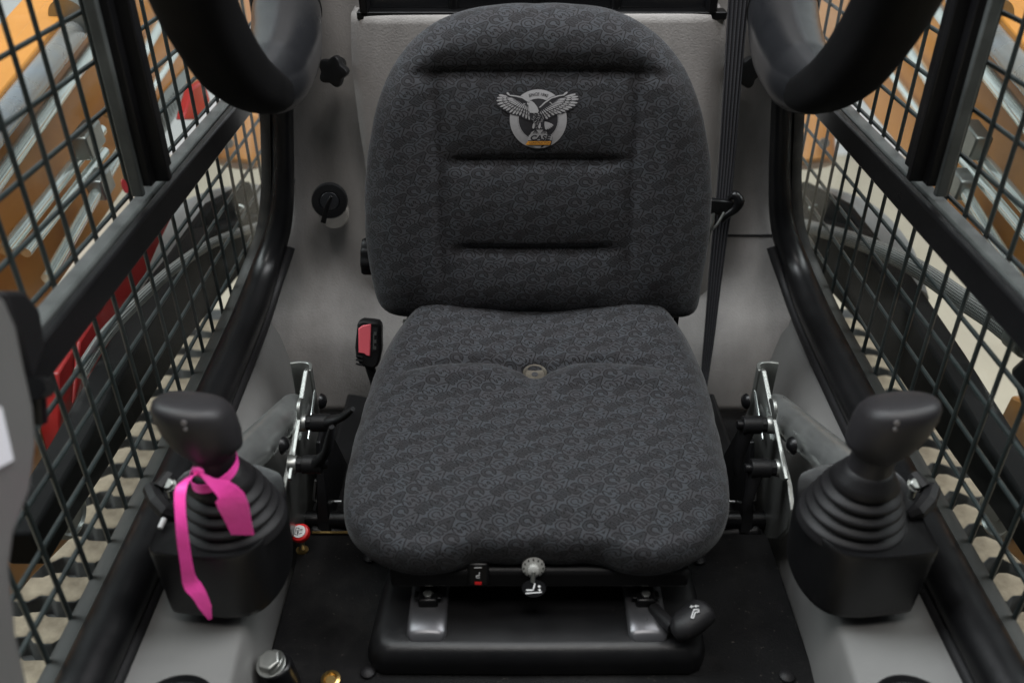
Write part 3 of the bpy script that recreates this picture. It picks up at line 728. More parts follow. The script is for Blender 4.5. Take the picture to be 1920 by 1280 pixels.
up_ = [at(1387, -30, y=1.36), at(1380, 60, y=1.36), at(1371, 180, y=1.355), at(1362, 300, y=1.35), at(1354, 390, y=1.34)]
lo_ = [at(1355, 400, y=1.34), at(1350, 440, y=1.34), at(1341, 520, y=1.33), at(1331, 620, y=1.31), at(1322, 700, y=1.29), at(1318, 745, y=1.27)]
bm = NB(); ribbon(bm, smooth_path(up_, 5), [.031, .026, .022], Vector((1, -.25, 0))); obj('upper_strap', bm, STRAP, belt, smooth=False)
bm = NB(); ribbon(bm, smooth_path([p + Vector((.012, .006, 0)) for p in up_], 5), .010, Vector((1, .7, 0))); obj('tail_strap', bm, STRAP, belt, smooth=False)
bm = NB(); ribbon(bm, smooth_path(lo_, 5), [.028, .024, .018, .009], Vector((1, -.2, 0))); obj('lower_strap', bm, STRAP, belt, smooth=False)
ap = at(1350, 388, y=1.325)
bm = NB(); box(bm, ap, (.040, .012, .026), Matrix.Rotation(.12, 3, 'Y')); ad = obj('adjuster', bm, BLACKP, belt, bevel=.003)
bm = NB(); tube(bm, smooth_path([at(1338, 400, y=1.31), at(1336, 420, y=1.305), at(1328, 436, y=1.305), at(1325, 452, y=1.305)], 4), .0022, 8); tube(bm, smooth_path([at(1358, 398, y=1.31), at(1345, 420, y=1.305), at(1332, 434, y=1.305), at(1328, 456, y=1.305)], 4), .0022, 8); obj('adjuster_spring', bm, ZINC, ad)
bm = NB(); tube(bm, smooth_path([at(1366, 372, y=1.33), at(1378, 366, y=1.325), at(1386, 378, y=1.32), at(1378, 392, y=1.32), at(1362, 404, y=1.32), at(1352, 415, y=1.32)], 5), [.004, .0075, .0085, .0075, .006, .004], 10); obj('adjuster_lever', bm, BLACKP, ad)
ap2 = at(1350, 379, y=1.316)
vs, fs = text_polys('PUSH', .0055, 0, .0001); bm = NB(); ov = [bm.verts.new(Vector((ap.x + x * 1.4, ap.y - .0068, ap.z + .001 + y))) for x, y in vs]
bm.free()
# buckle
bk = thing('belt_buckle', 'black belt buckle with a red release button beside the seat', 'buckle', at(693, 690, y=1.2))
bo = at(693, 640, y=1.19); bM = Matrix.Rotation(math.radians(4), 3, 'Y') @ Matrix.Rotation(math.radians(-18), 3, 'X')
def bk_pt(x, y, z): return bo + bM @ Vector((x * 1.18, y, z * 1.08))
so_ = [(-.016, .030), (-.009, .034), (.012, .033), (.0165, .027), (.0175, -.012), (.014, -.034), (.007, -.040), (-.011, -.036), (-.0165, -.024), (-.0185, -.008)]
bm = NB(); prism(bm, [bk_pt(x, -.012, z) for x, z in so_], bM @ Vector((0, .026, 0))); obj('housing', bm, BLACKR, bk, bevel=.004, seg=3)
bm = NB(); prism(bm, [bk_pt(x, -.0142, z) for x, z in ((-.0140, .022), (-.0085, .027), (.003, .030), (.0025, -.019), (-.002, -.0185), (-.006, -.0155), (-.013, -.0150))], bM @ Vector((0, .003, 0))); obj('release_button', bm, REDB, bk, bevel=.0012)
bm = NB(); prism(bm, [bk_pt(x, -.0125, z) for x, z in ((.0045, .026), (.0115, .024), (.0118, -.010), (.0045, -.012))], bM @ Vector((0, .002, 0))); obj('slot', bm, DECALB, bk, smooth=False)
bm = NB()
for z in (.016, .004, -.006): box(bm, bk_pt(.0085, -.0132, z), (.004, .002, .005), bM)
box(bm, bk_pt(.0068, -.0134, .004), (.0012, .002, .024), bM); obj('latch', bm, ZINC, bk)
bm = NB(); [tube(bm, [bk_pt(-.0165, -.0125, -.020 - k * .006), bk_pt(-.008, -.0128, -.022 - k * .006)], .0016, 8) for k in range(3)]; obj('grip_ribs', bm, BLACKR, bk)
bm = NB(); cyl(bm, bk_pt(0, 0, -.035), bk_pt(.02, .03, -.12), .008, 12); obj('stalk', bm, BLACKR, bk)
# star knobs on the rear wall, both sides of the panel
for u, v, lab in ((630, 130, 'black star knob on the grey wall left of the backrest'), (1392, 132, 'black star knob half hidden by the seat belt on the right')):
    p = at(u, v, y=1.405); t_ = thing('star_knob', lab, 'knob', p, group='star knobs on the rear cab wall')
    knob('knob_head', p + Vector((0, -.004, 0)), (-.15 if u < 900 else .15, -1, .1), .025, .020, 5, BLACK, t_, .26)
    bm = NB(); cyl(bm, p + Vector((0, .03, 0)), p + Vector((0, -.006, 0)), .012, 20); obj('collar', bm, BLACK, t_)
# washer reservoir cap
cp = at(619, 374, y=1.385); ct = thing('reservoir_cap', 'round black screw cap with a pull tab on the grey wall left of the seat', 'cap', cp)
cdv = Vector((.12, -1, .22)).normalized()
bm = NB(); lathe(bm, [(.025, 0), (.026, .024), (.024, .03)], axis_m(at(628, 396, y=1.43), cdv), 36); obj('filler_neck', bm, BEIGE, ct)
bm = NB(); lathe(bm, [(.0285, 0), (.0300, .003), (.0300, .014), (.0285, .0165), (.0175, .0172), (.0165, .0158), (.005, .0158)], axis_m(cp, cdv), 40); co_ = obj('cap_body', bm, BLACK, ct, ang=35)
bm = NB(); lathe(bm, [(.0162, .0160), (.015, .0176), (.004, .0185)], axis_m(cp, cdv), 32); obj('cap_centre', bm, GREYDK, co_)
bm = NB(); cM = axis_m(cp, cdv, up=(0, 0, 1)); pts = [at(622, 368, y=1.362), at(613, 388, y=1.360), at(606, 418, y=1.358)]
ribbon(bm, smooth_path(pts, 3), [.005, .0075, .009], Vector((1, 0, 0)), .004); obj('pull_tab', bm, BLACKP, ct, bevel=.001)

# ================================================================== sides
def S(p, s): return Vector((p[0] * -s, p[1], p[2])) if s > 0 else Vector(p)   # s=-1 left as measured, s=+1 mirrored
def side_items(s):
    nm = 'left' if s < 0 else 'right'
    Q = lambda u, v, **k: S(at(u, v, **k), s)
    sx = s
    # ---------------- grey side console
    cons = thing('side_console', f'smooth grey side console along the {nm} of the seat', 'console', (sx * .38, .9, 1.1), group='grey side consoles beside the seat')
    zc = 1.20
    outer = [(-.455, .42, zc), (-.452, .60, zc), (-.455, .80, zc + .002), (-.458, 1.00, zc + .006), (-.468, 1.18, zc + .012), (-.478, 1.30, zc + .02), (-.484, 1.37, zc + .03)]
    crest = [(-.330, .42, zc), (-.333, .60, zc), (-.356, .78, zc), (-.392, .93, zc), (-.415, 1.03, 1.196), (-.442, 1.20, 1.186), (-.456, 1.32, 1.176)]
    mid2 = [(-.322, .42, zc - .006), (-.326, .60, zc - .006), (-.347, .79, zc - .008), (-.382, .95, zc - .01), (-.404, 1.05, 1.184), (-.432, 1.21, 1.168), (-.448, 1.325, 1.155)]
    foot = [(-.318, .42, 1.02), (-.322, .60, 1.02), (-.335, .80, 1.02), (-.358, .97, 1.0), (-.375, 1.07, .99), (-.395, 1.22, .98), (-.405, 1.31, .98)]
    rows_ = [smooth_path(r, 5) for r in (outer, crest, mid2, foot)]
    o1 = [p + Vector((-.012, 0, .018)) for p in rows_[0]]; o0 = [p + Vector((-.028, 0, .016)) for p in rows_[0]]
    rows_ = [o0, o1] + rows_
    bm = NB(); VV = [[bm.verts.new(S(p, s)) for p in r] for r in rows_]
    for A, B in zip(VV, VV[1:]):
        for k in range(len(A) - 1): bm.faces.new((A[k], A[k + 1], B[k + 1], B[k]))
    o = obj('console_shell', bm, PANELG, cons, ang=60)
    p = Q(475, 608, x=-.468) if s < 0 else S(at(478, 604, x=-.468), s)
    bm = NB(); lathe(bm, [(.010, 0), (.0095, .003), (.004, .0045)], axis_m(p, (-.6 * s, -.2, .8)), 16); obj('rivet', bm, PANELG, cons)
    # round opening in the console top, half in view, and inner slot
    hc = Q(325, 1334, z=zc + .0015); bm = NB(); lathe(bm, [(.040, -.002), (.043, .0015), (.040, .003), (.036, -.001), (.002, -.0015)], Matrix.Translation(hc), 36); obj('cup_ring', bm, BLACKP, cons)
    hs_ = Vector((sx * .3205, .585, 1.12)); bm = NB(); lathe(bm, [(.020, 0), (.021, .001), (.019, .002), (.017, .0008), (.002, .0008)], axis_m(hs_, (-sx, 0, .02)), 32, 1.6, 1.0); obj('side_opening', bm, BLACKP, cons)
    # ---------------- lower window frame: round black tube, seal and ledge
    win = thing('side_window', f'{nm} side window of the cab, black frame and clear panes in front of a wire guard', 'window', (sx * .48, 1.0, 1.25), group='side windows of the cab')
    path = [(-.468, .36, 1.222), (-.468, .60, 1.222), (-.468, .90, 1.228), (-.468, 1.12, 1.236), (-.466, 1.25, 1.248), (-.460, 1.34, 1.275)]
    path = [Vector(p) for p in path] + [at(523, 425, y=1.385), at(531, 340, y=1.40), at(531, 250, y=1.405), at(528, 100, y=1.41), at(524, -80, y=1.42)]
    path = smooth_path(path, 6)
    bm = NB(); tube(bm, [S(p, s) for p in path], [.027, .027, .027, .026, .022, .018, .017, .017], 20); obj('lower_frame', bm, BLACKP, win)
    bm = NB(); tube(bm, [S(p + Vector((-.028, .004, -.008)), s) for p in path], [.017, .017, .017, .015, .011, .009, .009, .009], 12, prof=[(1, -.8), (1, .8), (.6, 1), (-.6, 1), (-1, .8), (-1, -.8)]); obj('seal', bm, SEAL, win)
    bm = NB(); tube(bm, [S(p + Vector((.021, -.006, -.022)), s) for p in path[:36]], .009, 10); obj('inner_trim', bm, BLACKR, win)
    # ---------------- sash rail at mid height and upright post
    bm = NB(); box(bm, (sx * .4845, .96, 1.5555), (.020, 1.16, .016)); obj('sash_ledge', bm, FRAMEG, win, bevel=.003)  # black ledge given a grey colour for the light on its top
    bm = NB(); box(bm, (sx * .466, .93, 1.545), (.012, 1.05, .036)); obj('sash_rail', bm, BLACKP, win, bevel=.003)
    bm = NB(); box(bm, (sx * .482, .984, 1.78), (.014, .010, .42)); obj('sash_post', bm, FRAMEG, win, bevel=.002)
    bm = NB(); box(bm, (sx * .462, 1.008, 1.80), (.026, .012, .44)); box(bm, (sx * .472, 1.024, 1.80), (.014, .074, .44)); obj('post_flange', bm, BLACKP, win, bevel=.002)
    # panes
    bm = NB(); box(bm, (sx * .4885, .95, 1.38), (.003, 1.25, .30)); obj('lower_pane', bm, GLASS, win, smooth=False)
    bm = NB(); box(bm, (sx * .4905, .95, 1.80), (.003, 1.25, .45)); obj('upper_pane', bm, GLASS, win, smooth=False)
    if s < 0:
        p = at(233, 349, x=-.476); bm = NB(); lathe(bm, [(.0085, 0), (.0085, .0008)], axis_m(p, (1, -.2, .1)), 24, .55, 1); obj('red_dot', bm, mat('red_dot', (.38,.03,.035), .5), win)
    # ---------------- wire guard
    gd = thing('wire_guard', f'black welded wire mesh guard outside the {nm} window', 'wire guard', (sx * .515, 1.0, 1.2), group='wire mesh guards over the side windows')
    bm = NB(); pitch = .0555; gx = sx * .512
    for k in range(26):
        y = .36 + k * pitch; tube(bm, [(gx, y, 1.16), (gx, y + .0, 2.15)], .0029, 8)
    for k in range(18):
        z = 1.1615 + k * pitch; tube(bm, [(gx + sx * .004, .34, z), (gx + sx * .005, 1.76, z)], .0029, 8)
    obj('mesh', bm, mat('guard_wire', (.022, .027, .028), .36, var=.3, vs=30) if s < 0 else bpy.data.materials['guard_wire'], gd)
    bm = NB(); box(bm, (gx, 1.05, 1.155), (.02, 1.45, .018)); box(bm, (gx, 1.77, 1.65), (.02, .02, 1.0)); obj('guard_frame', bm, BLACKP, gd, bevel=.003)
    # ---------------- padded lap bar arm
    lb = thing('lap_bar_arm', f'raised padded black lap bar arm bending upward at the top {nm}', 'lap bar', (sx * .33, 1.2, 1.7), group='raised lap bar arms')
    el = [Q(535, -160, t=1.56), Q(536, -60, t=1.40), Q(538, 30, t=1.27), Q(535, 95, t=1.18), Q(517, 145, t=1.10), Q(492, 168, t=1.045)]
    bm = NB(); tube(bm, smooth_path(el, 8), [.050, .0495, .049, .0475, .043, .030], 28); obj('elbow_cover', bm, GREYDK, lb, ang=60)
    bm = NB(); c_ = Q(538, 20, t=1.285); tube(bm, [c_ + (Q(538, 30, t=1.27) - Q(536, -60, t=1.40)).normalized() * .0012 * k for k in (-1, 1)], .0505, 32); obj('cover_seam', bm, BLACKP, lb)
    pdp = [Q(520, 172, t=1.07), Q(488, 168, t=1.03), Q(440, 132, t=.985), Q(396, 66, t=.93), Q(362, -5, t=.88), Q(335, -90, t=.82), Q(320, -180, t=.76)]
    rp = [.022, .031, .036, .037, .038, .038, .038]
    bm = NB(); tube(bm, smooth_path(pdp, 8), rp, 28, prof=[(math.copysign(abs(math.cos(a)) ** .7, math.cos(a)) * 1.05, math.copysign(abs(math.sin(a)) ** .7, math.sin(a)) * .9) for a in np.linspace(0, 2 * math.pi, 28, endpoint=False)]); obj('arm_pad', bm, PADM, lb, ang=60)
    # ---------------- joystick pod
    jl = ('left joystick with a dark grip, ribbed rubber boot and pink ribbon tied round its neck' if s < 0 else 'right joystick with a dark grip and bare ribbed rubber boot, no ribbon')
    js = thing('joystick', jl, 'joystick', (sx * .345, .71, 1.22), group='joystick controls on both sides of the seat')
    zt_ = 1.318
    hp_ = [(318, 925), (300, 975), (281, 1018), (279, 1029), (288, 1036), (340, 1042), (400, 1046), (455, 1038), (495, 1010), (522, 970), (535, 925), (530, 893), (512, 880), (470, 868), (400, 868), (345, 885)]
    topo = [S(at(u, v, z=zt_), s) for u, v in hp_]; cc = sum(topo, Vector()) / len(topo)
    bm = NB(); LL = []
    for f_, dz in ((.92, -.0985), (.94, -.0965), (.95, -.09), (.992, -.012), (1.0, -.004), (.997, -.0008), (.985, .0004), (.95, -.0015), (.5, -.002)):
        LL.append([bm.verts.new(Vector((cc.x + (p.x - cc.x) * f_, cc.y + (p.y - cc.y) * f_, zt_ + dz))) for p in smooth_path(topo, 3, closed=True)])
    for A, B in zip(LL, LL[1:]):
        for k in range(len(A)): bm.faces.new((A[k], A[(k + 1) % len(A)], B[(k + 1) % len(A)], B[k]))
    bm.faces.new(LL[0][::-1]); bm.faces.new(LL[-1]); obj('housing', bm, HOUS, js, ang=60)
    b0 = Q(437, 968, z=1.314); b1 = Q(408, 873, z=1.392)
    prof_ = [(.058, -.006), (.058, .0)]; nr = 4; R0, R1, H_ = .056, .036, .058
    for k in range(nr):
        ra_ = R0 + (R1 - R0) * k / nr; rb_ = R0 + (R1 - R0) * (k + 1) / nr; za = H_ * k / nr; zb_ = H_ * (k + 1) / nr; hh = zb_ - za
        prof_ += [(ra_ + .0008, za + hh * .15), (ra_ + .001, za + hh * .32), (ra_ - .0005, za + hh * .52), (rb_ - .0025, za + hh * .70), (rb_ - .004, za + hh * .82), (rb_ - .003, za + hh * .95)]
    prof_ += [(.036, H_ + .003), (.031, H_ + .012), (.027, H_ + .020), (.0245, H_ + .024), (.022, H_ + .026)]
    ax_ = (b1 - b0); bm = NB(); L_ = ax_.length; bmM = axis_m(b0, Vector((ax_.x * .25, ax_.y * .25, ax_.z)))
    rings = []
    n_ = 48
    tot = prof_[-1][1]
    for r_, z_ in prof_:
        f_ = z_ / tot; cen = b0 + Vector((ax_.x * max(0, f_) ** 1.2, ax_.y * max(0, f_) ** 1.2, ax_.z * f_))
        rings.append([bm.verts.new(cen + Vector((r_ * math.cos(2 * math.pi * k / n_), r_ * math.sin(2 * math.pi * k / n_) * .98, 0))) for k in range(n_)])
    for A, B in zip(rings, rings[1:]):
        for k in range(n_): bm.faces.new((A[k], A[(k + 1) % n_], B[(k + 1) % n_], B[k]))
    bm.faces.new(rings[0][::-1]); bm.faces.new(rings[-1]); obj('boot', bm, BLACKR, js, ang=80)
    # grip: neck swelling into a wide head
    hc_ = Q(367, 772, y=.675); nk = b1
    secs = [(0, .0225, .0225, 0), (.22, .0215, .0215, 0), (.26, .0225, .022, 0), (.34, .0265, .026, -.2), (.42, .0335, .030, -.5), (.52, .0345, .0325, -.85), (.66, .0368, .0345, -1), (.90, .0378, .0345, -1), (1.05, .0368, .032, -1), (1.14, .0340, .027, -1), (1.19, .028, .019, -1), (1.205, .012, .008, -1)]
    bm = NB(); rings = []; topc = Q(367, 790, y=.69); topc.z += .013
    axd = (topc - nk)
    for f_, rx, ry, sh_ in secs:
        cen = nk + Vector((axd.x * (.35 * f_ + .65 * abs(sh_) * min(1, f_)), axd.y * f_, axd.z * f_))
        tilt = .16 * abs(sh_) * s
        rg = []
        for k in range(40):
            a = 2 * math.pi * k / 40; cx_, sy_ = math.cos(a), math.sin(a)
            e_ = .85 if abs(sh_) > .5 else 1
            xo = math.copysign(abs(cx_) ** e_, cx_) * rx; yo = math.copysign(abs(sy_) ** e_, sy_) * ry
            rg.append(bm.verts.new(cen + Vector((xo, yo, xo * tilt * 1.0 - yo * .25 * abs(sh_)))))
        rings.append(rg)
    for A, B in zip(rings, rings[1:]):
        for k in range(40): bm.faces.new((A[k], A[(k + 1) % 40], B[(k + 1) % 40], B[k]))
    bm.faces.new(rings[0][::-1]); bm.faces.new(rings[-1])
    # a thumb button bump on the inner shoulder
    g = obj('grip', bm, GRIP, js, ang=80)
    # small grey symbol on the front of the head
    sp_ = Q(348, 788, y=.6) if s < 0 else at(1681, 786, y=.6)
    d_ = (sp_ - CAM).normalized(); hit = None
    bm = NB(); fpnt = CAM + ray(347 if s < 0 else 1679, 788) * ((.655) / ray(347, 788).y)
    for dz_, r_ in ((0, .0026), (-.0075, .0018)):
        lathe(bm, [(r_, 0), (r_, .0012)], axis_m(fpnt + Vector((0, -.0035, dz_)), (0, -1, .15)), 16)
    obj('grip_symbol', bm, mat('grey_print', (.16, .15, .15), .5) if s < 0 else bpy.data.materials['grey_print'], g)
    # mount bolt and clip at the outer back corner
    bt = Q(317, 909, z=1.335); bm = NB(); hexhead(bm, bt, (0, -.5, .85), .0065, .007); cyl(bm, bt - Vector((0, 0, .02)), bt, .004, 12); obj('mount_bolt', bm, ZINC, js)
    bm = NB(); cpp = [Q(283, 915, z=1.33), Q(295, 940, z=1.33), Q(312, 958, z=1.325), Q(330, 965, z=1.32)]; tube(bm, cpp, [.009, .010, .009, .006], 8); tube(bm, [Q(320, 890, z=1.34), Q(300, 915, z=1.335)], .008, 8); obj('cable_clip', bm, BLACKR, js, smooth=False)
    if s < 0:
        bm = NB(); tube(bm, [Q(308, 972, z=1.325), Q(300, 990, z=1.322)], .003, 8); obj('cable_tie', bm, WHITE, js)
    # support tube running back to the bracket
    bm = NB(); tube(bm, [Q(425, 890, x=-.372), Q(552, 768, x=-.350)], .0245, 28); obj('support_tube', bm, ZINCD, js)
    # ---------------- bracket
    br = thing('arm_bracket', f'zinc plated adjusting bracket with two black clamp levers, {nm} of the seat', 'bracket', (sx * .33, 1.0, 1.15), group='clamp brackets beside the seat')
    X0 = -.328
    prp = [(568, 692), (580, 700), (560, 760), (536, 830), (526, 880), (524, 925)]
    edge = [at(u, v, x=X0) for u, v in prp]
    pl = [(1.055, 1.268), (1.045, 1.272), (.99, 1.252), (.905, 1.226), (.865, 1.214), (.838, 1.195), (.835, 1.165), (.86, 1.12), (.90, 1.08), (1.00, 1.08), (1.06, 1.11), (1.075, 1.17)]
    bm = NB(); prism(bm, [S((X0, y, z), s) for y, z in pl], (sx * .007, 0, 0)); obj('side_plate', bm, ZINC, br, bevel=.0015)
    # bent flange at the rear
    bm = NB(); tube(bm, [S(p, s) for p in smooth_path([(X0, 1.05, 1.18), (X0, 1.062, 1.18), (X0 - .006, 1.071, 1.18), (X0 - .020, 1.073, 1.18), (X0 - .032, 1.070, 1.18)], 4)], 1, prof=[(-.0025, -.085), (.0025, -.085), (.0025, .088), (-.0025, .088)]); obj('bent_flange', bm, ZINC, br, bevel=.001)
    bm = NB(); prism(bm, [S((X0 + .007, y, z), s) for y, z in ((1.035, 1.235), (1.038, 1.242), (1.030, 1.243), (.965, 1.210), (.968, 1.204))], (-sx * .0012, 0, 0)); obj('slot_edge', bm, CHROME, br)
    # second plate nearer the seat with a rounded head
    pc = [at(u, v, x=-.318) for u, v in ((563, 772),)][0]
    pts = []
    for k in range(9):
        a = math.pi * k / 8 - .3; pts.append((pc.y - .016 * math.cos(a) * 1, pc.z + .016 * math.sin(a) + .004))
    low = at(545, 872, x=-.318)
    for k in range(9):
        a = math.pi + math.pi * k / 8 - .3; pts.append((low.y - .02 * math.cos(a), low.z + .02 * math.sin(a)))
    bm = NB(); prism(bm, [S((-.3195, y, z), s) for y, z in pts], (-sx * .005, 0, 0)); obj('link_plate', bm, ZINC, br, bevel=.001)
    for (u, v, x_) in ((598, 752, -.322), (525, 835, -.33)):
        p = Q(u, v, x=x_); bm = NB(); lathe(bm, [(.012, 0), (.010, .004), (.004, .007), (.001, .0072)], axis_m(p + Vector((-sx * .004, 0, 0)), (-sx, -.2, .1)), 24); obj('dome_bolt', bm, BLACKP, br)
    levers = (((566, 792), ((618, 790), (640, 782), (662, 766)), .9), ((548, 870), ((598, 872), (612, 845), (622, 800)), 1)) if s < 0 else \
             (((566, 796), ((618, 800), (626, 860), (628, 892)), .9), ((552, 877), ((602, 880), (606, 920), (618, 955)), 1))
    for (u, v), lev, _ in levers:
        a = at(u, v, x=-.318); yy, zz = a.y, a.z
        cl = None
        bm = NB(); x0_ = -.318
        M = axis_m(S((x0_, yy, zz), s), (-sx, 0, 0))
        lathe(bm, [(.0125, -.004), (.0125, 0), (.0115, .006), (.0112, .0065)], M, 28); wz = obj('washer', bm, ZINC, br)
        bm = NB(); lathe(bm, [(.0105, .006), (.0105, .014)], M, 8); lathe(bm, [(.0125, .0135), (.0125, .038), (.0115, .0385)], M, 28); hd_ = obj('clamp_lever', bm, BLACK, br, bevel=.0008)
        bm = NB(); lathe(bm, [(.0062, .038), (.0062, .0455), (.005, .0465)], M, 16); obj('cap_screw', bm, BLACKP, hd_)
        base_ = Vector((x0_ + .030, yy, zz))
        p1 = at(lev[1][0], lev[1][1], y=yy - .012); p2 = at(lev[2][0], lev[2][1], y=yy - .02)
        bm = NB(); tube(bm, [S(q_, s) for q_ in smooth_path([base_, p1, p2], 6)], [.0115, .0095, .0075, .007, .0065, .004], 12, prof=[(math.cos(t2), math.sin(t2) * .75) for t2 in np.linspace(0, 2 * math.pi, 14, endpoint=False)]); obj('lever_arm', bm, BLACK, hd_, ang=60)
    # dark mechanism under the brackets
    bm = NB()
    hexa(bm, [S(p, s) for p in ((-.325, .86, .98), (-.235, .86, .98), (-.235, 1.25, .98), (-.325, 1.25, .98))], [S(p, s) for p in ((-.32, .90, 1.10), (-.24, .91, 1.08), (-.24, 1.24, 1.07), (-.32, 1.24, 1.09))])
    mo = thing('mount_housing', f'black mounting housing low between the seat and the {nm} console', 'housing', (sx * .28, 1.0, .98), group='black mounting housings on the cab floor')
    obj('housing_shell', bm, BLACK, mo, bevel=.006)
    bm = NB(); tube(bm, [S(at(u, v, y=.95), s) for u, v in ((592, 900), (588, 935), (594, 940), (640, 940))], .0022, 8); obj('steel_edge', bm, ZINCD, mo)
    bm = NB(); hexa(bm, [S(p, s) for p in ((-.31, .90, 1.09), (-.29, .90, 1.09), (-.29, 1.05, 1.09), (-.31, 1.05, 1.09))], [S(p, s) for p in ((-.312, .97, 1.2), (-.305, .97, 1.2), (-.305, 1.02, 1.2), (-.312, 1.02, 1.2))]); obj('gusset', bm, BLACKP, mo, bevel=.002)
    bm = NB(); tube(bm, [S(p, s) for p in ((-.24, 1.27, 1.02), (-.33, 1.27, 1.03))], .012, 12); tube(bm, [S(p, s) for p in ((-.33, 1.28, 1.015), (-.15, 1.28, 1.015))], .010, 8); obj('cross_shaft', bm, BLACKP, mo)

    # ================= outside the cab
    tr = thing('rubber_track', f'dusty rubber track with beige lugs seen through the {nm} wire guard', 'track', (sx * .82, 1.2, 0), group='rubber tracks of the loader')
    xa, xb = .60, 1.02; zt2 = .775
    bm = NB()
    loop = []
    R_ = .36; yf, yr2 = .05, 1.95
    for k in range(25): a = -math.pi / 2 + math.pi * k / 24; loop.append((yr2 + R_ * math.cos(a), R_ + .03 + R_ * math.sin(a)))
    for k in range(25): a = math.pi / 2 + math.pi * k / 24; loop.append((yf + R_ * math.cos(a), R_ + .03 + R_ * math.sin(a)))
    sca = (zt2 - .03) / (2 * R_)
    loop = [(y, .03 + (z - .03) * sca) for y, z in loop]
    A = [bm.verts.new((sx * xa, y, z)) for y, z in loop]; B = [bm.verts.new((sx * xb, y, z)) for y, z in loop]
    for k in range(len(loop)): bm.faces.new((A[k], A[(k + 1) % len(loop)], B[(k + 1) % len(loop)], B[k]))
    bm.faces.new(A); bm.faces.new(B[::-1]); obj('belt', bm, TRACKR, tr)
    lm = None; pit = .086
    random.seed(11)
    for k in range(22):
        y = .10 + k * pit
        if lm is None or k < 5:
            bm = NB(); n_ = 26; lo1 = []; hi1 = []; 
            for j_ in range(n_ + 1):
                f_ = j_ / n_; xx = xa + .004 + f_ * (xb - xa - .008); zz = .0065 * (1 if (int(f_ * 9.999) % 2) else -1) + random.uniform(-.0018, .0018)
                lo1.append((xx, -.025 + zz)); hi1.append((xx, .025 + zz * .8))
            prof_ = lo1 + hi1[::-1]
            bot = [bm.verts.new((sx * x_, y_ * 1.28, -.002)) for x_, y_ in prof_]; tp_ = [bm.verts.new((sx * x_, y_ * 1.06 + .004, .038 + random.uniform(-.001, .001))) for x_, y_ in prof_]
            nn = len(prof_)
            for q in range(nn): f = bm.faces.new((bot[q], bot[(q + 1) % nn], tp_[(q + 1) % nn], tp_[q])); f.material_index = 1
            for q in range(n_): bm.faces.new((tp_[q], tp_[q + 1], tp_[nn - 2 - q], tp_[nn - 1 - q]))
            o = obj('tread_lug', bm, [DUST, TRACKR], tr, ang=50, bevel=.003)
            base_m = o.location.copy(); lm = lm or []; lm.append(o)
            o.location = Vector((0, y, zt2)); o.matrix_parent_inverse = parent_world(tr).inverted()
        else:
            o = lm[k % 5].copy(); C.objects.link(o); o.parent = tr; o.matrix_parent_inverse = parent_world(tr).inverted(); o.location = Vector((0, y, zt2))
    # lift arm: orange beam rising to the rear, with pipes lying along it
    ar = thing('loader_boom', f'orange loader lift arm with bare steel hydraulic pipes outside the {nm} window', 'loader boom', (sx * .85, 1.5, 1.5), group='orange lift arms of the loader')
    def arm_poly(pts_px, x, th=.05): return [S(at(u, v, x=x), s) for u, v in pts_px]
    bm = NB(); prism(bm, arm_poly([(-140, 280), (0, 118), (105, -4), (200, -120), (520, -330), (560, -60), (380, 150), (250, 330), (120, 520), (0, 700), (-140, 900)], -.86), (sx * .06, 0, 0)); obj('arm_beam', bm, ORANGE, ar, bevel=.004)
    bm = NB(); prism(bm, arm_poly([(-140, 262), (0, 104), (105, -20), (200, -136), (212, -122), (112, -4), (4, 122), (-140, 285)], -.86), (-sx * .05, 0, 0)); obj('arm_flange', bm, ORANGE, ar, bevel=.003)
    def pipe(a, b, r, m, nme='hydraulic_pipe', x=-.80):
        p, q_ = S(at(*a, x=x), s), S(at(*b, x=x), s); d_ = (q_ - p); bm = NB(); cyl(bm, p - d_ * .6, q_ + d_ * .6, r, 20); return obj(nme, bm, m, ar)
    pipe((0, 232), (130, 70), .0205, CYLM, 'lift_cylinder')
    pipe((0, 332), (160, 110), .0125, CHROME)
    pipe((67, 398), (148, 296), .0105, CHROME)
    pipe((94, 415), (161, 329), .0085, CHROME, x=-.78)
    pipe((141, 432), (215, 302), .010, CHROME, x=-.76)
    pipe((238, 150), (292, 58), .0115, CHROME, x=-.83)
    pipe((262, 200), (322, 110), .008, CHROME, x=-.83)
    p = S(at(165, 262, x=-.78), s); d_ = (S(at(235, 175, x=-.78), s) - S(at(60, 425, x=-.78), s)).normalized()
    bm = NB(); box(bm, p, (.03, .07, .045), Matrix.Rotation(math.atan2(d_.z, d_.y), 3, 'X')); obj('pipe_clamp', bm, ZINC, ar, bevel=.004)
    bm = NB(); p = S(at(188, 345, x=-.76), s); box(bm, p, (.03, .05, .04), Matrix.Rotation(math.atan2(d_.z, d_.y), 3, 'X')); obj('pipe_clamp', bm, ZINCD, ar, bevel=.004)
    p2 = S(at(132, 32, x=-.80), s); bm = NB(); cyl(bm, p2 - d_ * .008, p2 + d_ * .008, .034, 24); obj('cylinder_collar', bm, ZINC, ar)
    if s < 0:
        dc = [(265, 232), (310, 170), (352, 122), (345, 190), (318, 235), (285, 285), (268, 278)]
        bm = NB(); prism(bm, [at(u, v, x=-.857) for u, v in dc], (.002, 0, 0)); dco = obj('warning_decal', bm, DECALG, ar, smooth=False)
        bm = NB()
        for k in range(11):
            f_ = k / 10; a = at(282 + 42 * f_, 236 - 62 * f_, x=-.854); b = at(292 + 42 * f_, 262 - 62 * f_, x=-.854)
            prism(bm, [a, a + Vector((0, .004, 0)), b + Vector((0, .004, 0)), b], (.0006, 0, 0))
        prism(bm, [at(u, v, x=-.854) for u, v in ((272, 258), (278, 240), (284, 262))], (.0006, 0, 0))
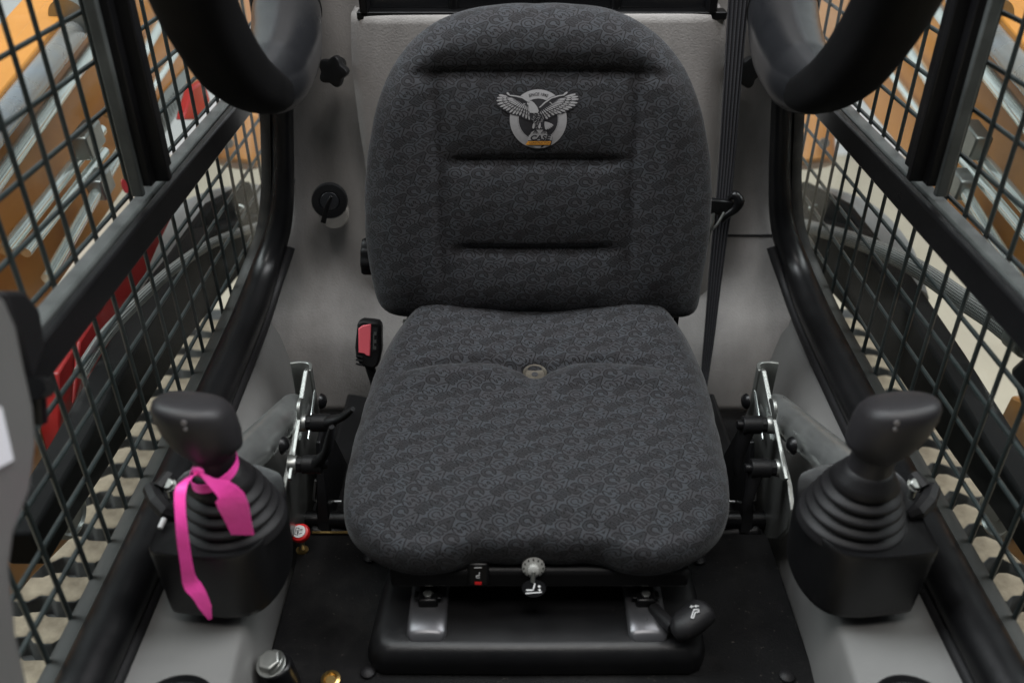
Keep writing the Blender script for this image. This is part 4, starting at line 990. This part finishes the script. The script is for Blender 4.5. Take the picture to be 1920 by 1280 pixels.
        obj('decal_print', bm, WHITE if False else DECALB, dco, smooth=False)
    # orange lower link with its pivot disc, near the bottom corner
    ll = thing('lower_link', f'orange lower link plate with a steel pivot disc beyond the {nm} wire guard', 'link', (sx * .72, .9, 1.0), group='orange lower links')
    bm = NB(); prism(bm, arm_poly([(60, 760), (105, 740), (132, 800), (138, 880), (150, 950), (135, 1010), (60, 1085), (-60, 1230), (-120, 1230), (-120, 900)], -.74), (sx * .05, 0, 0)); obj('link_plate', bm, ORANGE, ll, bevel=.006)
    pc2 = S(at(118, 962, x=-.735), s); bm = NB(); lathe(bm, [(.040, 0), (.040, .012), (.034, .016), (.030, .012), (.012, .012), (.012, .016), (.002, .016)], axis_m(pc2, (-sx, -.15, .1)), 36); obj('pivot_disc', bm, ZINCD, ll, ang=30)
    # red lock brace on the left, black on the right side is hidden
    if s < 0:
        rb = thing('lift_arm_brace', 'red steel safety brace hanging beyond the left wire guard', 'brace', (-.7, 1.2, 1.2))
        bm = NB(); prism(bm, [at(u, v, x=-.70) for u, v in ((110, 700), (175, 590), (270, 440), (335, 340), (350, 350), (300, 455), (215, 650), (160, 790), (128, 868), (112, 800))], (-.03, 0, 0)); obj('brace_bar', bm, REDP, rb, bevel=.003)
        bm = NB(); prism(bm, [at(u, v, x=-.69) for u, v in ((150, 640), (175, 600), (190, 610), (165, 690), (140, 760))], (-.008, 0, 0)); obj('brace_lip', bm, REDP, rb, bevel=.004)
        bm = NB(); prism(bm, [at(u, v, x=-.74) for u, v in ((345, 225), (362, 165), (385, 150), (395, 190), (375, 225))], (-.02, 0, 0)); obj('brace_head', bm, REDP, rb, bevel=.004)
        bm = NB(); vs, fs = text_polys('MADE IN', .012)
        bm.free()
    # black chassis link and braided hose
    ch = thing('chassis_rail', f'black steel chassis rail between the cab and the {nm} track', 'chassis', (sx * .62, 1.2, 1.0), group='black chassis rails')
    bm = NB(); prism(bm, arm_poly([(60, 1000), (160, 830), (250, 660), (330, 520), (400, 430), (490, 400), (490, 470), (430, 540), (350, 640), (290, 740), (215, 860), (150, 960), (90, 1060)], -.62), (-sx * -.05, 0, 0)); obj('rail', bm, PADM, ch, bevel=.006)
    bm = NB(); prism(bm, arm_poly([(330, 480), (400, 380), (470, 340), (500, 420), (440, 500), (380, 560)], -.66), (sx * .02, 0, 0)); obj('gusset', bm, PADM, ch, bevel=.006)
    fd = thing('fender', f'grey plastic fender behind the {nm} track', 'fender', (sx * .8, 1.9, 1.0), group='grey fenders')
    bm = NB(); fpts = [Q(268, 560, t=1.75), Q(300, 480, t=1.95), Q(350, 420, t=2.1), Q(410, 390, t=2.2), Q(480, 380, t=2.3)]; tube(bm, smooth_path(fpts, 5), [.03, .05, .06, .065, .07], 20, prof=[(math.cos(a) * .9, math.sin(a) * .7) for a in np.linspace(0, 2 * math.pi, 20, endpoint=False)]); obj('fender_shell', bm, mat('fender_plastic', (.17, .17, .17), .4, var=.1) if s < 0 else bpy.data.materials['fender_plastic'], fd)
    bm = NB(); cyl(bm, Q(425, 240, t=2.25), Q(505, 200, t=2.25), .001, 6); bm.free()
    lo2 = thing('pivot_boss', f'orange cylindrical pivot boss behind the {nm} rear pillar', 'pivot', (sx * .65, 1.9, 1.4), group='orange pivot bosses')
    bm = NB(); cyl(bm, Q(452, 215, t=2.1), Q(447, 312, t=2.1), .052, 28); obj('boss', bm, ORANGE, lo2, bevel=.01)
    bm = NB(); prism(bm, [Q(430, 130, t=2.15), Q(510, 130, t=2.15), Q(500, 270, t=2.15), Q(428, 280, t=2.15)], (0, .03, 0)); obj('boss_plate', bm, ORANGE, lo2, bevel=.004)
    bm = NB(); lathe(bm, [(.012, 0), (.012, .01)], axis_m(Q(430, 268, t=2.03), (0, -1, .3)), 16); obj('grease_cap', bm, ZINC, lo2)
    hz = thing('hydraulic_hose', f'thick braided hydraulic hose outside the lower {nm} window', 'hose', (sx * .6, 1.4, 1.2), group='braided hydraulic hoses')
    hpp = [(150, 700), (200, 625), (268, 555), (330, 500), (400, 455), (480, 425), (530, 410)] if s < 0 else [(96, 648), (150, 600), (205, 560), (270, 510), (330, 475), (400, 445), (480, 420)]
    hpath = [S(at(u, v, x=-.585 if s < 0 else -.60), s) for u, v in hpp]; hr = .009 if s < 0 else .0145
    bm = NB(); tube(bm, smooth_path(hpath, 8), hr, 16); obj('sleeve', bm, BRAID, hz)
    if s > 0:
        a, b = hpath[0], hpath[1]; d_ = (a - b).normalized()
        bm = NB(); cyl(bm, a - d_ * .03, a + d_ * .004, .016, 20); cyl(bm, a + d_ * .004, a + d_ * .03, .012, 8); cyl(bm, a + d_ * .03, a + d_ * .042, .017, 6); obj('fitting', bm, ZINC, hz)
        vb = thing('valve_block', 'black hydraulic valve block at the end of the braided hose, outside the right window', 'valve', a)
        c2_ = a + d_ * .06
        bm = NB(); box(bm, c2_ + Vector((0, -.01, -.03)), (.05, .09, .05), Matrix.Rotation(.5, 3, 'X')); obj('block', bm, BLACKP, vb, bevel=.008, seg=3)
        bm = NB(); cyl(bm, c2_ + Vector((0, 0, -.03)), c2_ + Vector((.02, -.02, .02)), .022, 20); cyl(bm, c2_ + Vector((.04, -.1, -.1)), c2_ + Vector((.05, -.1, -.03)), .035, 24); obj('port_caps', bm, BLACKR, vb, bevel=.003)
        bm = NB(); box(bm, c2_ + Vector((.05, -.12, -.02)), (.05, .07, .006)); obj('tag_plate', bm, FRAMEG, vb, bevel=.002)
    sh2 = thing('loop_handle', f'bent steel wire loop low behind the {nm} rear pillar', 'handle', (sx * .65, 1.8, 1.2), group='bent steel wire loops')
    bm = NB(); tube(bm, smooth_path([Q(u, v, t=2.0) for u, v in ((392, 380), (398, 395), (412, 402), (440, 400), (455, 392), (450, 386), (425, 388))], 5), .004, 8); obj('wire', bm, ZINC, sh2)
side_items(-1)
side_items(1)

# ---------------- pink ribbon on the left joystick
pr = thing('pink_ribbon', 'bright pink plastic ribbon knotted round the neck of the left joystick', 'ribbon', at(405, 890, y=.69))
nk = at(400, 872, z=1.398)
bm = NB(); pts = []
for k in range(33):
    a = 2 * math.pi * k / 32; pts.append(nk + Vector((.0250 * math.cos(a), .0245 * math.sin(a), -.006 + .004 * math.sin(a + .6) + .006 * math.cos(a))))
ribbon(bm, pts, .011, Vector((0, 0, 1)), .0008); obj('loop', bm, PINK, pr, ang=60)
kn = at(372, 884, y=nk.y - .026)
bm = NB(); bmesh.ops.create_icosphere(bm, subdivisions=2, radius=.006, matrix=Matrix.Translation(kn) @ Matrix.Diagonal((1, .6, 1, 1))); obj('knot', bm, PINK, pr)
t1 = [kn + Vector((0, -.002, 0)), at(352, 898, y=.655), at(338, 922, y=.640), at(340, 985, y=.622), at(349, 1055, y=.614), at(357, 1090, y=.612), at(372, 1112, y=.610), at(384, 1135, y=.610), at(394, 1160, y=.610)]
bm = NB(); ribbon(bm, smooth_path(t1, 6), [.003, .010, .012, .011, .0125, .013, .017, .014, .012, .004], [Vector((1, -.3, .6)), Vector((1, .2, .3)), Vector((1, 0, .2)), Vector((1, -.1, 0)), Vector((1, .3, .1)), Vector((1, .5, .3)), Vector((.9, .2, .3))], .0006); obj('long_tail', bm, PINK, pr, ang=60)
t2 = [kn + Vector((.002, -.002, 0)), at(400, 906, y=.650), at(424, 922, y=.643), at(436, 945, y=.640), at(446, 975, y=.640), at(455, 1002, y=.640)]
bm = NB(); ribbon(bm, smooth_path(t2, 6), [.003, .009, .020, .030, .029, .026, .024], [Vector((1, 0, .9)), Vector((1, 0, .8)), Vector((1, .1, .5)), Vector((1, .2, .35)), Vector((1, 0, .35)), Vector((1, -.1, .45))], .0006); obj('short_tail', bm, PINK, pr, ang=60)

# ---------------- grey door edge at the far left, near the camera
de = thing('door_edge', 'out of focus grey door edge at the far left with a white label', 'door', at(0, 900, x=-.43))
dp = [(-30, 520), (12, 560), (34, 610), (48, 680), (66, 760), (72, 830), (60, 920), (30, 1000), (22, 1060), (34, 1180), (60, 1300), (-60, 1330), (-80, 900)]
bm = NB(); prism(bm, [at(u, v, x=-.415) for u, v in dp], (-.02, 0, 0)); obj('door_panel', bm, PANELG, de, bevel=.006, seg=3)
bm = NB(); prism(bm, [at(u, v, x=-.412) for u, v in ((-30, 740), (4, 765), (26, 862), (-30, 892))], (-.004, 0, 0)); obj('label', bm, LABELW, de, smooth=False)
dh = thing('door_catch', 'black rubber door catch on the left sash beside the grey door edge', 'catch', at(60, 640, x=-.44))
bm = NB(); prism(bm, [at(u, v, x=-.452) for u, v in ((5, 545), (50, 545), (78, 580), (88, 650), (62, 725), (40, 640))], (-.012, 0, 0)); obj('catch_body', bm, BLACKR, dh, bevel=.005)
bm = NB(); tube(bm, [at(62, 728, x=-.44), at(82, 726, x=-.445)], .010, 14); tube(bm, [at(70, 732, x=-.445), at(74, 790, x=-.45)], .007, 12); obj('catch_pin', bm, BLACKP, dh)

# ---------------- small things on the floor
rk = thing('red_pull_knob', 'round red pull knob with a white pictogram label by the left console', 'knob', at(566, 1030, z=1.09))
kp = at(564, 1000, z=1.125); kd = Vector((-.05, -.45, .9)).normalized()
bm = NB(); cyl(bm, at(567, 1030, z=1.09), kp, .0038, 14); obj('stem', bm, ZINC, rk)
bm = NB(); lathe(bm, [(.009, -.004), (.0125, -.002), (.0135, .003), (.012, .0075), (.009, .0092), (.001, .0098)], axis_m(kp, kd), 32); ko = obj('knob_head', bm, REDK, rk)
bm = NB(); lathe(bm, [(.0090, 0), (.0088, .0008)], axis_m(kp + kd * .0096, kd), 28); lb_ = obj('label', bm, WHITE, ko)
kX = Vector((1, 0, 0)); kX = (kX - kd * kX.dot(kd)).normalized(); kY = kd.cross(kX)
icon([stroke((-.6, -.5), (-.1, -.6), .1), stroke((-.1, -.6), (0, .5), .1), stroke((0, .5), (-.5, .6), .1), stroke((-.5, .6), (-.6, -.5), .1), stroke((.15, .1), (.5, .1), .1), stroke((.2, .3), (.55, .3), .1), stroke((.15, -.4), (.5, -.3), .1), stroke((-.3, .2), (-.2, -.3), .15)], kp + kd * .0105, kX, kY, .0085, DECALB, lb_, th=.0003)
bm = NB(); lathe(bm, [(.0085, 0), (.0085, .0012), (.004, .0012)], Matrix.Translation(at(567, 1031, z=1.0905)), 24); obj('washer', bm, BRASS, rk)
hb_ = thing('hex_bolt', 'large silver hex bolt on a black sleeve at the bottom left of the floor', 'bolt', at(515, 1280, z=1.09))
p = at(506, 1240, z=1.15)
bm = NB(); cyl(bm, p + Vector((.012, .0, -.07)), p + Vector((.004, .002, -.006)), .021, 32, .019); obj('sleeve', bm, BLACKP, hb_, bevel=.003)
bm = NB(); cyl(bm, p + Vector((.004, .001, -.006)), p + Vector((.002, .001, -.0035)), .0155, 32); hexhead(bm, p + Vector((.001, 0, -.0045)), (-.06, -.2, 1), .0135, .014); obj('bolt_head', bm, ZINC, hb_, bevel=.0008)
bf = thing('brass_fitting', 'small brass fitting at the bottom edge of the floor', 'fitting', at(621, 1278, z=1.095))
bm = NB(); lathe(bm, [(.0115, 0), (.0115, .006), (.008, .007), (.006, .004), (.001, .004)], axis_m(at(621, 1277, z=1.093), (0, -.1, 1)), 28); obj('fitting_ring', bm, BRASS, bf)
